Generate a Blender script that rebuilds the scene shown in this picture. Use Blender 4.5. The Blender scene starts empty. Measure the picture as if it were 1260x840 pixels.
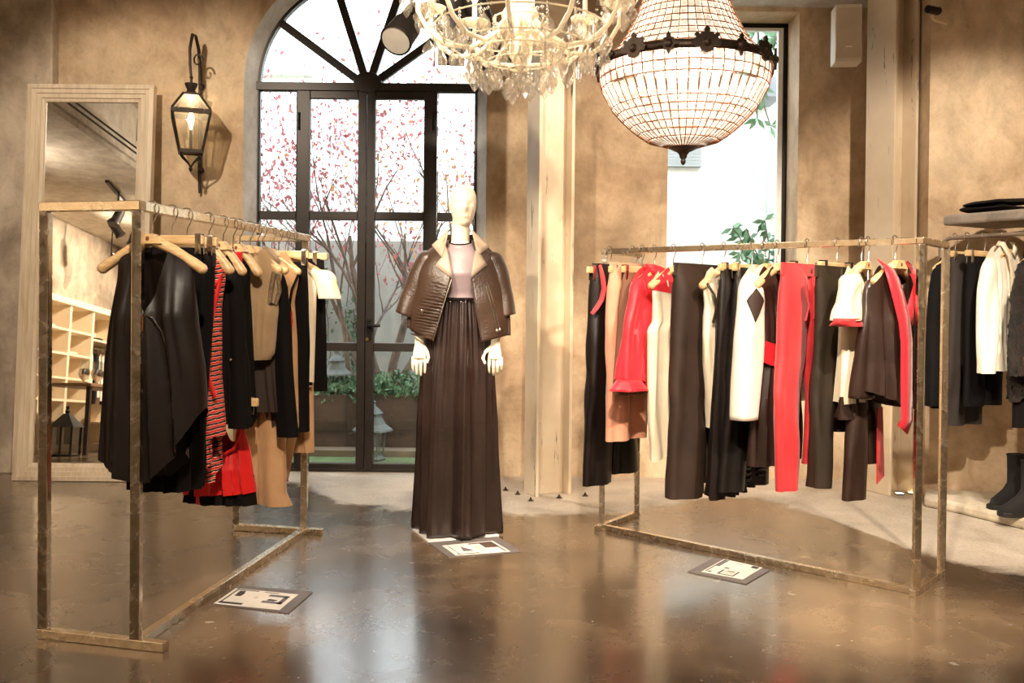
import bpy, bmesh, math, random
from mathutils import Vector, Matrix, Euler
PI = math.pi
scn = bpy.context.scene
COL = scn.collection
# ------------------------------------------------------------------ camera
F_PX, CX, CY = 1150.0, 630.0, 420.0
CAM = Vector((0, 0, 1.2))
PITCH, ROLL, SHIFT = 0.0105, 0.010, -36.0 / 1260.0
_f = Vector((0, math.cos(PITCH), -math.sin(PITCH)))
_r0 = Vector((1, 0, 0)); _u0 = Vector((0, math.sin(PITCH), math.cos(PITCH)))
_r = _r0 * math.cos(ROLL) + _u0 * math.sin(ROLL)
_u = _u0 * math.cos(ROLL) - _r0 * math.sin(ROLL)
cd = bpy.data.cameras.new('camera'); cam = bpy.data.objects.new('camera', cd); COL.objects.link(cam)
cam.matrix_world = Matrix(((_r.x, _u.x, -_f.x, CAM.x), (_r.y, _u.y, -_f.y, CAM.y), (_r.z, _u.z, -_f.z, CAM.z), (0, 0, 0, 1)))
cd.sensor_width = 36; cd.sensor_fit = 'HORIZONTAL'; cd.lens = F_PX / 1260 * 36; cd.shift_y = SHIFT
cd.clip_start = 0.05; cd.clip_end = 200
scn.camera = cam
def ray(px, py): return _f + _r * ((px - CX) / F_PX) + _u * ((CY - py) / F_PX + SHIFT * 1260 / F_PX)
def PX(px, py, Y):            # real point on the plane at distance Y
    d = ray(px, py); return CAM + d * (Y / d.y)
def FL(px, py, z=0.0):        # real point on the floor
    d = ray(px, py); return CAM + d * ((z - CAM.z) / d.z)
# ------------------------------------------------------------------ view + world
scn.view_settings.view_transform = 'Standard'; scn.view_settings.look = 'None'
scn.view_settings.gamma = 1.0; scn.view_settings.use_curve_mapping = False
scn.view_settings.exposure = 0.55
w = bpy.data.worlds.new('overcast_sky'); scn.world = w; w.use_nodes = True
nt = w.node_tree; nt.nodes.clear()
wo = nt.nodes.new('ShaderNodeOutputWorld'); bg = nt.nodes.new('ShaderNodeBackground')
bg.inputs[0].default_value = (0.90, 0.96, 1.0, 1); bg.inputs[1].default_value = 5.0
nt.links.new(bg.outputs[0], wo.inputs[0])
# ------------------------------------------------------------------ lamps on the ceiling tracks (warm halogen), some added as unseen fill
WARM = (1.0, 0.845, 0.665)
def spot(name, loc, tgt, power, ang=40, blend=0.5, col=WARM, size=0.05):
    l = bpy.data.lights.new(name, 'SPOT'); l.energy = power; l.color = col
    l.spot_size = math.radians(ang); l.spot_blend = blend; l.shadow_soft_size = size
    o = bpy.data.objects.new(name, l); COL.objects.link(o); o.location = loc
    d = Vector(tgt) - Vector(loc); o.rotation_euler = d.to_track_quat('-Z', 'Y').to_euler()
    return o
SPOTS = [  # location, target, watts, cone, what it is aimed at
    ((-1.5, 1.4, 3.30), (-0.36, 4.85, 1.45), 620, 24, 'the mannequin jacket'),
    ((-2.3, 2.7, 3.25), (-0.28, 4.85, 0.75), 210, 36, 'the mannequin skirt'),
    ((-0.2, 0.9, 3.30), (-1.10, 4.0, 0.9), 400, 40, 'the left clothes rack'),
    ((0.2, 1.0, 3.30), (1.0, 4.3, 0.8), 560, 46, 'the right clothes rack'),
    ((1.7, 1.6, 3.30), (1.35, 4.3, 0.7), 460, 52, 'the near end of the right rack'),
    ((1.75, 4.2, 3.20), (0.55, 6.45, 1.3), 230, 66, 'the plaster wall by the column'),
    ((-0.45, 3.2, 3.30), (-0.05, 6.4, 1.0), 190, 50, 'the wall strip beside the arched door'),
    ((-2.2, 3.2, 3.30), (-2.35, 6.4, 1.7), 250, 56, 'the wall lantern'),
    ((2.1, 2.9, 3.30), (2.8, 5.8, 0.9), 360, 62, 'the wall clothes rail'),
    ((-3.6, -2.2, 3.25), (-6.4, -1.4, 1.1), 620, 90, 'the shirts in the shelving, added as room fill'),  # added fill lamp, brightens the left room shown in the mirror
    ((-3.6, 0.6, 3.25), (-6.4, 0.2, 1.1), 560, 90, 'the cubbyhole shelving, added as room fill'),  # second added lamp filling the shelving side
    ((-0.3, 2.0, 3.30), (0.5, 3.3, 0.0), 120, 70, 'the open floor'),
    ((-2.2, -1.0, 3.30), (-2.4, 2.4, 0.3), 45, 80, 'the floor before the left rack, added as unseen fill'),  # added behind the view to brighten the floor
    ((-5.4, 2.6, 2.75), (-4.4, 2.4, 4.0), 22, 150, 'the dropped ceiling above the floor lantern, an added uplight'),  # added uplight, brightens the ceiling that the mirror shows
    ((-5.6, -0.6, 2.75), (-4.6, -0.6, 4.0), 22, 150, 'the dropped ceiling above the display table, an added uplight'),  # another added uplight for that ceiling
    ((-3.2, 2.0, 2.9), (-3.4, 2.0, 4.0), 45, 150, 'the ceiling beside the dropped part, an added uplight'),  # added uplight for the higher ceiling
    ((-1.0, -3.0, 3.30), (-1.0, -6.1, 1.6), 420, 100, 'the shop front wall, added as unseen fill'),  # added behind the view so the rack metal reflects a lit wall
    ((2.8, -2.0, 3.30), (5.2, -1.5, 1.6), 420, 100, 'the far side wall, added as unseen fill'),  # added to light the side wall for the same reflections
]
# ------------------------------------------------------------------ helpers
def lin(c):
    return tuple((x / 12.92 if x <= 0.04045 else ((x + 0.055) / 1.055) ** 2.4) for x in (v / 255 for v in c))
MATS = {}
def node_mat(name):
    m = bpy.data.materials.new(name); m.use_nodes = True
    n = m.node_tree; n.nodes.clear()
    out = n.nodes.new('ShaderNodeOutputMaterial'); b = n.nodes.new('ShaderNodeBsdfPrincipled')
    n.links.new(b.outputs[0], out.inputs[0]); MATS[name] = m
    return m, n, b, out
def noise(n, scale, detail=3, rough=0.55, co=None, dist=0.0):
    t = n.nodes.new('ShaderNodeTexNoise'); t.inputs['Scale'].default_value = scale
    t.inputs['Detail'].default_value = detail; t.inputs['Roughness'].default_value = rough; t.inputs['Distortion'].default_value = dist
    if co is not None: n.links.new(co, t.inputs['Vector'])
    return t.outputs['Fac']
def mapping(n, scale=(1, 1, 1), rot=(0, 0, 0), kind='Object'):
    c = n.nodes.new('ShaderNodeTexCoord'); m = n.nodes.new('ShaderNodeMapping')
    m.inputs['Scale'].default_value = scale; m.inputs['Rotation'].default_value = rot
    n.links.new(c.outputs[kind], m.inputs['Vector']); return m.outputs[0]
def ramp(n, fac, stops):
    r = n.nodes.new('ShaderNodeValToRGB'); e = r.color_ramp.elements
    while len(e) < len(stops): e.new(0.5)
    for i, (p, c) in enumerate(stops):
        e[i].position = p; e[i].color = (*c, 1) if len(c) == 3 else c
    n.links.new(fac, r.inputs[0]); return r.outputs[0]
def mixc(n, fac, a, b, mode='MIX'):
    m = n.nodes.new('ShaderNodeMix'); m.data_type = 'RGBA'; m.blend_type = mode
    for s, v in ((0, fac), (6, a), (7, b)):
        if isinstance(v, (int, float)): m.inputs[s].default_value = v
        elif isinstance(v, tuple): m.inputs[s].default_value = (*v, 1)
        else: n.links.new(v, m.inputs[s])
    return m.outputs[2]
def math_n(n, op, a, b=0.0, clamp=False):
    m = n.nodes.new('ShaderNodeMath'); m.operation = op; m.use_clamp = clamp
    for s, v in ((0, a), (1, b)):
        if isinstance(v, (int, float)): m.inputs[s].default_value = v
        else: n.links.new(v, m.inputs[s])
    return m.outputs[0]
def bump(n, b, h, strength=0.3, dist=0.01):
    k = n.nodes.new('ShaderNodeBump'); k.inputs['Strength'].default_value = strength; k.inputs['Distance'].default_value = dist
    n.links.new(h, k.inputs['Height']); n.links.new(k.outputs[0], b.inputs['Normal'])
def M(name, c, rough=0.5, metal=0.0, c2=None, scale=6.0, bmp=0.0, bscale=60.0, spec=0.5, sheen=0.0, mscale=(1, 1, 1), emis=None, estr=0.0, aniso=0.0, coat=0.0, bdist=0.004):
    if name in MATS: return MATS[name]
    m, n, b, out = node_mat(name)
    c = lin(c); c2 = lin(c2) if c2 else tuple(x * 0.82 for x in c)
    co = mapping(n, mscale)
    f = noise(n, scale, 4, 0.6, co)
    n.links.new(ramp(n, f, [(0.32, c2), (0.68, c)]), b.inputs['Base Color'])
    b.inputs['Roughness'].default_value = rough; b.inputs['Metallic'].default_value = metal
    b.inputs['Specular IOR Level'].default_value = spec
    if sheen: b.inputs['Sheen Weight'].default_value = sheen
    if coat: b.inputs['Coat Weight'].default_value = coat; b.inputs['Coat Roughness'].default_value = 0.1
    if bmp: bump(n, b, noise(n, bscale, 3, 0.6, co), bmp, bdist)
    if emis:
        b.inputs['Emission Color'].default_value = (*lin(emis), 1); b.inputs['Emission Strength'].default_value = estr
    return m
def glass_mat(name, tint=(1, 1, 1), gloss=0.10, rough=0.02, body=None, body_f=0.0):
    """thin clear glass: clear body plus mirror reflection"""
    if name in MATS: return MATS[name]
    m, n, b, out = node_mat(name); n.nodes.remove(b)
    t = n.nodes.new('ShaderNodeBsdfTransparent'); t.inputs[0].default_value = (*tint, 1)
    g = n.nodes.new('ShaderNodeBsdfGlossy'); g.inputs['Roughness'].default_value = rough
    fr = n.nodes.new('ShaderNodeLayerWeight'); fr.inputs[0].default_value = 0.25
    s = math_n(n, 'MULTIPLY_ADD', fr.outputs['Facing'], 0.55); 
    s.node.inputs[2].default_value = gloss
    x = n.nodes.new('ShaderNodeMixShader'); n.links.new(s, x.inputs[0]); n.links.new(t.outputs[0], x.inputs[1]); n.links.new(g.outputs[0], x.inputs[2])
    res = x.outputs[0]
    if body:
        d = n.nodes.new('ShaderNodeBsdfTranslucent'); d.inputs[0].default_value = (*lin(body), 1)
        y = n.nodes.new('ShaderNodeMixShader'); y.inputs[0].default_value = body_f
        n.links.new(res, y.inputs[1]); n.links.new(d.outputs[0], y.inputs[2]); res = y.outputs[0]
    n.links.new(res, out.inputs[0]); return m
WM = {}
def tag(o, label=None, cat=None, group=None, kind=None):
    if label: o['label'] = label
    if cat: o['category'] = cat
    if group: o['group'] = group
    if kind: o['kind'] = kind
    return o
def thing(name, label, cat, loc=(0, 0, 0), rz=0.0, group=None, rot=None):
    o = bpy.data.objects.new(name, None); COL.objects.link(o)
    o.empty_display_size = 0.05
    e = Euler(rot if rot else (0, 0, rz)); o.location = loc; o.rotation_euler = e
    WM[o] = Matrix.Translation(Vector(loc)) @ e.to_matrix().to_4x4()
    return tag(o, label, cat, group)
class B:
    """collects geometry for ONE mesh object"""
    def __init__(s, mtx=None): s.v = []; s.f = []; s.m = mtx
    def add(s, vs, fs):
        k = len(s.v)
        s.v += [s.m @ Vector(p) if s.m else Vector(p) for p in vs]
        s.f += [tuple(i + k for i in f) for f in fs]; return s
    def box(s, lo, hi):
        (a, b, c), (d, e, g) = lo, hi
        return s.add([(a,b,c),(d,b,c),(d,e,c),(a,e,c),(a,b,g),(d,b,g),(d,e,g),(a,e,g)],
                     [(0,3,2,1),(4,5,6,7),(0,1,5,4),(1,2,6,5),(2,3,7,6),(3,0,4,7)])
    def bar(s, p, q, wx, wy, up=(0, 0, 1)):
        """square bar from p to q"""
        p, q = Vector(p), Vector(q); d = (q - p).normalized(); up = Vector(up)
        if abs(d.dot(up)) > 0.98: up = Vector((0, 1, 0)) if abs(d.y) < 0.9 else Vector((1, 0, 0))
        x = d.cross(up).normalized(); y = x.cross(d)
        c = [(-1,-1),(1,-1),(1,1),(-1,1)]
        vs = [e + x * (wx / 2 * i) + y * (wy / 2 * j) for e in (p, q) for i, j in c]
        return s.add(vs, [(3,2,1,0),(4,5,6,7),(0,1,5,4),(1,2,6,5),(2,3,7,6),(3,0,4,7)])
    def tube(s, pts, r, n=8, closed=False, flat=1.0, up=None):
        pts = [Vector(p) for p in pts]; N = len(pts)
        rr = r if isinstance(r, (list, tuple)) else [r] * N
        T = []
        for i in range(N):
            a = pts[(i - 1) % N] if (closed or i) else pts[0]; b = pts[(i + 1) % N] if (closed or i < N - 1) else pts[-1]
            d = b - a; T.append(d.normalized() if d.length > 1e-9 else Vector((0, 0, 1)))
        u = Vector(up) if up else (Vector((0, 0, 1)) if abs(T[0].z) < 0.9 else Vector((1, 0, 0)))
        vs = []
        for i in range(N):
            t = T[i]; u = u - t * u.dot(t)
            if u.length < 1e-6: u = t.orthogonal()
            u.normalize(); w_ = t.cross(u)
            for k in range(n):
                a = 2 * PI * k / n; vs.append(pts[i] + (u * math.cos(a) * flat + w_ * math.sin(a)) * rr[i])
        fs = []
        for i in range(N if closed else N - 1):
            for k in range(n):
                a, b_ = i * n + k, i * n + (k + 1) % n; j = ((i + 1) % N) * n
                fs.append((a, b_, j + (k + 1) % n, j + k))
        if not closed: fs += [tuple(range(n - 1, -1, -1)), tuple((N - 1) * n + k for k in range(n))]
        return s.add(vs, fs)
    def lathe(s, prof, n=24, c=(0, 0, 0), sx=1.0, sy=1.0, caps=True):
        c = Vector(c); vs = []; fs = []
        for r, z in prof:
            for k in range(n):
                a = 2 * PI * k / n; vs.append(c + Vector((r * math.cos(a) * sx, r * math.sin(a) * sy, z)))
        for i in range(len(prof) - 1):
            for k in range(n): fs.append((i*n+k, i*n+(k+1)%n, (i+1)*n+(k+1)%n, (i+1)*n+k))
        if caps and prof[0][0] > 1e-5: fs.append(tuple(range(n - 1, -1, -1)))
        if caps and prof[-1][0] > 1e-5: fs.append(tuple((len(prof) - 1) * n + k for k in range(n)))
        return s.add(vs, fs)
    def prism(s, poly, a, b, axis='z'):
        """2-d outline pulled from a to b along an axis"""
        def P(u, v, t): return {'z': (u, v, t), 'y': (u, t, v), 'x': (t, u, v)}[axis]
        n = len(poly); vs = [P(u, v, a) for u, v in poly] + [P(u, v, b) for u, v in poly]
        fs = [tuple(range(n - 1, -1, -1)), tuple(range(n, 2 * n))] + [(i, (i + 1) % n, n + (i + 1) % n, n + i) for i in range(n)]
        return s.add(vs, fs)
    def grid(s, fn, nu, nv, cu=False):
        vs = [fn(i / (nu if cu else nu - 1), j / (nv - 1)) for j in range(nv) for i in range(nu)]
        fs = [(j*nu+i, j*nu+(i+1)%nu, (j+1)*nu+(i+1)%nu, (j+1)*nu+i) for j in range(nv-1) for i in range(nu if cu else nu-1)]
        return s.add(vs, fs)
    def ball(s, c, r, n=10, m=6, sc=(1, 1, 1)):
        c = Vector(c)
        return s.lathe_at([(math.sin(PI*i/m)*r, -math.cos(PI*i/m)*r) for i in range(m+1)], n, c, sc)
    def lathe_at(s, prof, n, c, sc):
        k0 = B().lathe(prof, n); return s.add([c + Vector((p.x*sc[0], p.y*sc[1], p.z*sc[2])) for p in k0.v], k0.f)
    def obj(s, name, mat, parent=None, world=False, smooth=None, bevel=0.0, solid=0.0, sub=0, kind=None, label=None, cat=None, group=None, offset=0.0):
        me = bpy.data.meshes.new(name); bm = bmesh.new()
        vv = [bm.verts.new(p) for p in s.v]
        for f in s.f:
            if len(set(f)) < 3: continue
            try: bm.faces.new([vv[i] for i in f])
            except ValueError: pass
        bmesh.ops.remove_doubles(bm, verts=bm.verts, dist=1e-5)
        bmesh.ops.recalc_face_normals(bm, faces=bm.faces)
        bm.to_mesh(me); bm.free()
        if smooth is not None:
            me.polygons.foreach_set('use_smooth', [True] * len(me.polygons))
            if smooth < 179: me.set_sharp_from_angle(angle=math.radians(smooth))
        me.materials.append(mat if not isinstance(mat, str) else MATS[mat])
        o = bpy.data.objects.new(name, me); COL.objects.link(o)
        if parent:
            o.parent = parent
            if world: o.matrix_parent_inverse = WM[parent].inverted()
            WM[o] = Matrix.Identity(4) if world else WM[parent].copy()
        else: WM[o] = Matrix.Identity(4)
        if bevel:
            k = o.modifiers.new('bevel', 'BEVEL'); k.width = bevel; k.segments = 2; k.limit_method = 'ANGLE'
        if solid:
            k = o.modifiers.new('solidify', 'SOLIDIFY'); k.thickness = solid; k.offset = offset
        if sub:
            k = o.modifiers.new('subdivision', 'SUBSURF'); k.levels = sub; k.render_levels = sub
        return tag(o, label, cat, group, kind)
def dup(root, loc=None, rz=None, label=None, group=None, rot=None):
    def cp(o, par):
        c = o.copy(); COL.objects.link(c); c.parent = par
        for ch in [x for x in bpy.data.objects if x.parent == o and x != c]: cp(ch, c)
        return c
    r = cp(root, None)
    if loc is not None: r.location = loc
    if rot is not None: r.rotation_euler = rot
    elif rz is not None: r.rotation_euler = (0, 0, rz)
    if label: r['label'] = label
    if group: r['group'] = group
    WM[r] = Matrix.Translation(r.location) @ r.rotation_euler.to_matrix().to_4x4()
    return r
def arc(cx, cy, r, a0, a1, n): return [(cx + r*math.cos(a0+(a1-a0)*i/n), cy + r*math.sin(a0+(a1-a0)*i/n)) for i in range(n+1)]
def lerp(a, b, t): return a + (b - a) * t
def interp(tab, t):
    """piecewise smooth table lookup: rows (key, v1, v2, ...)"""
    if t <= tab[0][0]: return tab[0][1:]
    for a, b in zip(tab, tab[1:]):
        if t <= b[0]:
            k = (t - a[0]) / (b[0] - a[0]); k = k * k * (3 - 2 * k) if False else k
            return tuple(lerp(x, y, k) for x, y in zip(a[1:], b[1:]))
    return tab[-1][1:]
# ------------------------------------------------------------------ surface materials
def plaster(name, a, b_, c_, rough=0.75):
    m, n, b, out = node_mat(name)
    co = mapping(n); st = mapping(n, (1.2, 1.2, 0.8))
    big = noise(n, 1.1, 5, 0.62, co, 0.6); mid = noise(n, 5.0, 6, 0.65, st, 0.4); fine = noise(n, 34, 4, 0.7, co)
    base = ramp(n, big, [(0.36, lin(b_)), (0.50, lin(a)), (0.64, lin(c_))])
    base = mixc(n, 0.50, base, ramp(n, mid, [(0.30, (0.30, 0.27, 0.24)), (0.65, (1, 1, 1))]), 'MULTIPLY')
    base = mixc(n, 0.20, base, ramp(n, fine, [(0.32, (0.45, 0.40, 0.35)), (0.5, (1, 1, 1))]), 'MULTIPLY')
    n.links.new(base, b.inputs['Base Color']); b.inputs['Roughness'].default_value = rough
    b.inputs['Specular IOR Level'].default_value = 0.3
    bump(n, b, mixc(n, 0.5, mid, fine), 0.25, 0.006); return m
plaster('plaster_tan', (204, 178, 146), (178, 150, 120), (218, 196, 166))
plaster('plaster_grey', (192, 176, 156), (160, 145, 128), (204, 190, 170))
plaster('plaster_pale', (214, 212, 208), (198, 194, 188), (224, 222, 218))
plaster('ceiling_white', (214, 204, 190), (204, 192, 176), (222, 214, 200))
plaster('steel_paint', (206, 192, 172), (180, 160, 136), (216, 204, 188), 0.6)
def steel_column_mat():
    m, n, b, out = node_mat('column_paint')
    co = mapping(n, (9, 9, 1.1)); cf = mapping(n)
    base = ramp(n, noise(n, 1.4, 4, 0.6, cf), [(0.35, lin((190, 168, 138))), (0.7, lin((218, 202, 178)))])
    chips = ramp(n, noise(n, 2.2, 7, 0.72, co, 0.6), [(0.615, (0, 0, 0)), (0.66, (1, 1, 1))])
    base = mixc(n, chips, base, lin((92, 82, 74)))
    n.links.new(base, b.inputs['Base Color']); b.inputs['Roughness'].default_value = 0.55
    bump(n, b, chips, -0.3, 0.003)
steel_column_mat()
def floor_mat():
    m, n, b, out = node_mat('polished_concrete')
    co = mapping(n); st = mapping(n, (1.0, 0.45, 1))
    big = noise(n, 0.9, 6, 0.6, co, 0.8); mid = noise(n, 3.4, 6, 0.66, co, 0.5); fine = noise(n, 60, 4, 0.7, co)
    base = ramp(n, big, [(0.32, lin((66, 54, 43))), (0.5, lin((102, 84, 65))), (0.68, lin((138, 116, 91)))])
    base = mixc(n, 0.55, base, ramp(n, mid, [(0.30, (0.35, 0.33, 0.31)), (0.62, (1, 1, 1))]), 'MULTIPLY')
    base = mixc(n, 0.25, base, ramp(n, fine, [(0.35, (0.5, 0.45, 0.4)), (0.55, (1, 1, 1))]), 'MULTIPLY')
    # pale chips and scuffs worn through the sealer
    ch = noise(n, 7.5, 3, 0.5, mapping(n, (1, 1.6, 1)), 0.2); chips = ramp(n, ch, [(0.715, (0, 0, 0)), (0.735, (1, 1, 1))])
    base = mixc(n, math_n(n, 'MULTIPLY', chips, 0.55), base, lin((196, 186, 172)))
    v = n.nodes.new('ShaderNodeTexVoronoi'); v.inputs['Scale'].default_value = 13; n.links.new(co, v.inputs['Vector'])
    dots = ramp(n, v.outputs['Distance'], [(0.035, (1, 1, 1)), (0.06, (0, 0, 0))])
    base = mixc(n, math_n(n, 'MULTIPLY', dots, 0.6), base, lin((226, 214, 196)))
    # bare unsealed concrete along the walls: its edge runs across the floor
    sx = n.nodes.new('ShaderNodeSeparateXYZ'); n.links.new(co, sx.inputs[0])
    crv = n.nodes.new('ShaderNodeFloatCurve'); c = crv.mapping.curves[0]
    pts = [(-4, 6.3), (-1.5, 6.15), (-0.9, 5.5), (0.0, 5.28), (0.7, 5.35), (1.2, 5.75), (1.5, 5.75), (1.85, 5.05), (2.1, 4.35), (2.5, 4.15), (4, 3.6)]
    while len(c.points) < len(pts): c.points.new(0.5, 0.5)
    for p, (x, y) in zip(c.points, pts): p.location = ((x + 4) / 8, y / 8)
    crv.mapping.update()
    n.links.new(math_n(n, 'MULTIPLY_ADD', sx.outputs[0], 0.125), crv.inputs['Value']); crv.inputs['Value'].links[0].from_node.inputs[2].default_value = 0.5
    edge = math_n(n, 'SUBTRACT', sx.outputs[1], math_n(n, 'MULTIPLY', crv.outputs[0], 8.0))
    edge = math_n(n, 'ADD', edge, math_n(n, 'MULTIPLY', math_n(n, 'SUBTRACT', mid, 0.5), 0.5))
    bare = math_n(n, 'MULTIPLY_ADD', edge, 9.0, True); bare.node.inputs[2].default_value = 0.5
    pale = ramp(n, mixc(n, 0.5, mid, fine), [(0.32, lin((150, 136, 120))), (0.6, lin((200, 188, 172)))])
    base = mixc(n, math_n(n, 'MULTIPLY', bare, 0.85), base, pale)
    n.links.new(base, b.inputs['Base Color'])
    r = math_n(n, 'MULTIPLY_ADD', mid, 0.26); r.node.inputs[2].default_value = 0.13
    r = math_n(n, 'ADD', r, math_n(n, 'MULTIPLY', bare, 0.30)); n.links.new(r, b.inputs['Roughness'])
    b.inputs['Specular IOR Level'].default_value = 0.75
    n.links.new(math_n(n, 'MULTIPLY_ADD', bare, -.5), b.inputs['Coat Weight']); b.inputs['Coat Weight'].links[0].from_node.inputs[2].default_value = .6; b.inputs['Coat Roughness'].default_value = .16
    bump(n, b, mixc(n, 0.6, noise(n, 26, 3, 0.6, co), noise(n, 5, 3, 0.5, st)), 0.10, 0.01)
floor_mat()
M('dark_bronze', (42, 33, 27), 0.42, 0.25, (30, 23, 19), 8, 0.1, 120)
M('black_metal', (22, 20, 19), 0.38, 0.5, (16, 14, 13), 9)
M('iron', (48, 44, 40), 0.55, 0.6, (34, 31, 28), 14, 0.2, 90)
glass_mat('pane_glass', (0.98, 1, 0.99), 0.03)
# ------------------------------------------------------------------ floor, ceiling, walls
YW = 6.45                       # face of the long plaster wall
YD = 6.55                       # plane of the garden door
def wx(px, Y, py=340): return PX(px, py, Y).x
def wz(py, Y, px=450): return PX(px, py, Y).z
B().box((-6.7, -6.2, -0.15), (5.6, 6.62, 0)).obj('floor', 'polished_concrete', kind='structure')
B().box((-6.7, -6.2, 4.0), (5.6, 6.9, 4.15)).obj('ceiling', 'ceiling_white', kind='structure')
B().box((-6.75, -6.2, 0), (-6.5, 6.8, 4.0)).obj('wall_left', 'plaster_grey', kind='structure')
B().box((5.3, -6.2, 0), (5.55, 6.8, 4.0)).obj('wall_east', 'plaster_grey', kind='structure')
B().box((-6.7, -6.4, 0), (5.6, -6.15, 4.0)).obj('wall_front', 'plaster_grey', kind='structure')
# arched opening
ACX, SPR = wx(450.5, YD), wz(107, YD)
AR = (wx(585, YD) - wx(316, YD)) / 2
AR2 = AR + 0.072
WL, WR, WT, WB = wx(820, YW), wx(980, YW), wz(14, YW, 930), 0.62
def arch(r, n=36, z0=0.0):
    return [(ACX - r, z0), (ACX - r, SPR)] + arc(ACX, SPR, r, PI, 0, n)[1:-1] + [(ACX + r, SPR), (ACX + r, z0)]
wb = B(); T = YW + 0.38
wb.box((-6.6, YW, 0), (ACX - AR2, T, SPR)); wb.box((ACX + AR2, YW, 0), (WL, T, SPR)); wb.box((WR, YW, 0), (5.4, T, SPR))
wb.box((WL, YW, 0), (WR, T, WB)); wb.box((WL, YW, SPR), (ACX + 99 if False else WL + 1e-4, T, WT))
wb.box((-6.6, YW, SPR), (ACX - AR2, T, 4.0)); wb.box((ACX + AR2, YW, SPR), (WL, T, 4.0)); wb.box((WR, YW, SPR), (5.4, T, 4.0))
wb.box((WL, YW, WT), (WR, T, 4.0))
a = arc(ACX, SPR, AR2, PI, 0, 36)
for (x0, z0), (x1, z1) in zip(a, a[1:]):
    wb.prism([(x0, z0), (x1, z1), (x1, 4.0), (x0, 4.0)], YW, T, 'y')
wall_back = wb.obj('wall_back', 'plaster_tan', kind='structure')
# splayed plaster reveal of the arch
rv = B(); o1, o2 = arch(AR2), arch(AR)
for i in range(len(o1) - 1):
    (a0, b0), (a1, b1), (c0, d0), (c1, d1) = o1[i], o1[i+1], o2[i], o2[i+1]
    rv.add([(a0, YW - .001, b0), (a1, YW - .001, b1), (c1, YD, d1), (c0, YD, d0)], [(0, 1, 2, 3)])
    rv.add([(c0, YD, d0), (c1, YD, d1), (a1, YD + .01, b1), (a0, YD + .01, b0)], [(0, 1, 2, 3)])
rv.obj('trim_1', 'plaster_pale', kind='structure', smooth=40)
# shaded pier at the far left
B().box((-6.5, 6.36, 0), (wx(63, 6.36), YW + .02, 4.0)).obj('wall_pier', 'plaster_grey', kind='structure', bevel=0.01)
# lowered bulkhead above the tall window
B().box((0.55, 4.7, wz(9, YW, 960)), (5.3, YW, 4.0)).obj('trim_2', 'plaster_pale', kind='structure')
# angled wall on the right
PRX = 2.60
wr = B(); wr.prism([(PRX, 5.86), (3.35, 5.66), (3.35, 6.4), (PRX, 6.4)], 0, 4.0); wr.obj('wall_right', 'plaster_tan', kind='structure')
B().prism([(3.19, 5.72), (4.65, 3.19), (5.3, 3.19), (5.3, 5.72)], 0, 4.0).obj('wall_side', 'plaster_tan', kind='structure')
# ------------------------------------------------------------------ tall window on the right
win = B()
yw0, yw1 = 6.72, 6.78
win.box((WR - .03, yw0, WB), (WR, yw1, WT)).box((WL, yw0, WB), (WL + .03, yw1, WT)).box((WL, yw0, WT - .03), (WR, yw1, WT)).box((WL, yw0, WB), (WR, yw1, WB + .04))
w1 = win.obj('window_1', 'black_metal', kind='structure')
inner = B(); inner.box((WR - .065, yw0+.01, WB+.04), (WR - .03, yw1-.01, WT-.03)).box((WL + .03, yw0+.01, WT - .05), (WR-.065, yw1-.01, WT-.03))
M('white_paint', (232, 230, 226), 0.45)
inner.obj('sash', 'white_paint', w1)
B().box((WL + .03, 6.745, WB + .04), (WR - .065, 6.751, WT - .05)).obj('pane', 'pane_glass', w1)
B().box((WL - .0, 6.43, WB - .03), (WR + .0, 6.72, WB)).obj('window_sill', 'plaster_pale', w1)
# ------------------------------------------------------------------ arched garden door
d1 = thing('door_1', None, None, (ACX, YD, 0)); d1['kind'] = 'structure'
def DX(px): return wx(px, YD)
def DZ(py): return wz(py, YD)
th0, th1 = YD - .005, YD + .055
# outer frame: jambs, sill, transom, arched head
fr = B()
fr.box((DX(313), th0, 0), (DX(317.5), th1, SPR)).box((DX(582.5), th0, 0), (DX(587), th1, SPR))
fr.box((DX(313), th0, 0), (DX(587), th1, .02))
fr.box((DX(313), th0 - .01, SPR - .03), (DX(587), th1, SPR + .028))
fo, fi = arc(ACX, SPR, AR + .01, 0, PI, 40), arc(ACX, SPR, AR - .016, 0, PI, 40)
for i in range(40):
    fr.prism([fi[i], fo[i], fo[i+1], fi[i+1]], th0, th1, 'y')
fr.obj('frame', 'dark_bronze', d1, world=True, bevel=.003)
hub = B().lathe([(0.0, -.04), (.095, -.04), (.10, -.03), (.10, .03), (0, .03)], 24)
hb = B(); hb.add([(ACX + p.x, YD + .02 + p.z, SPR + .03 + p.y * .75) for p in hub.v if True], hub.f); hb.obj('hub', 'dark_bronze', d1, world=True, smooth=40)
for ang in (36, 72, 108, 144):
    a_ = math.radians(ang); sp = B()
    sp.bar((ACX + .03*math.cos(a_), YD + .025, SPR + .03*math.sin(a_)), (ACX + (AR - .01)*math.cos(a_), YD + .025, SPR + (AR - .01)*math.sin(a_)), .055, .045, up=(0, 1, 0))
    sp.obj('spoke', 'dark_bronze', d1, world=True, bevel=.004)
angs = [0, 36, 72, 108, 144, 180]
for a0, a1 in zip(angs, angs[1:]):
    pts = [(ACX, SPR)] + arc(ACX, SPR, AR - .012, math.radians(a0), math.radians(a1), 10)
    B().prism(pts, YD + .026, YD + .030, 'y').obj('pane', 'pane_glass', d1, world=True)
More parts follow.
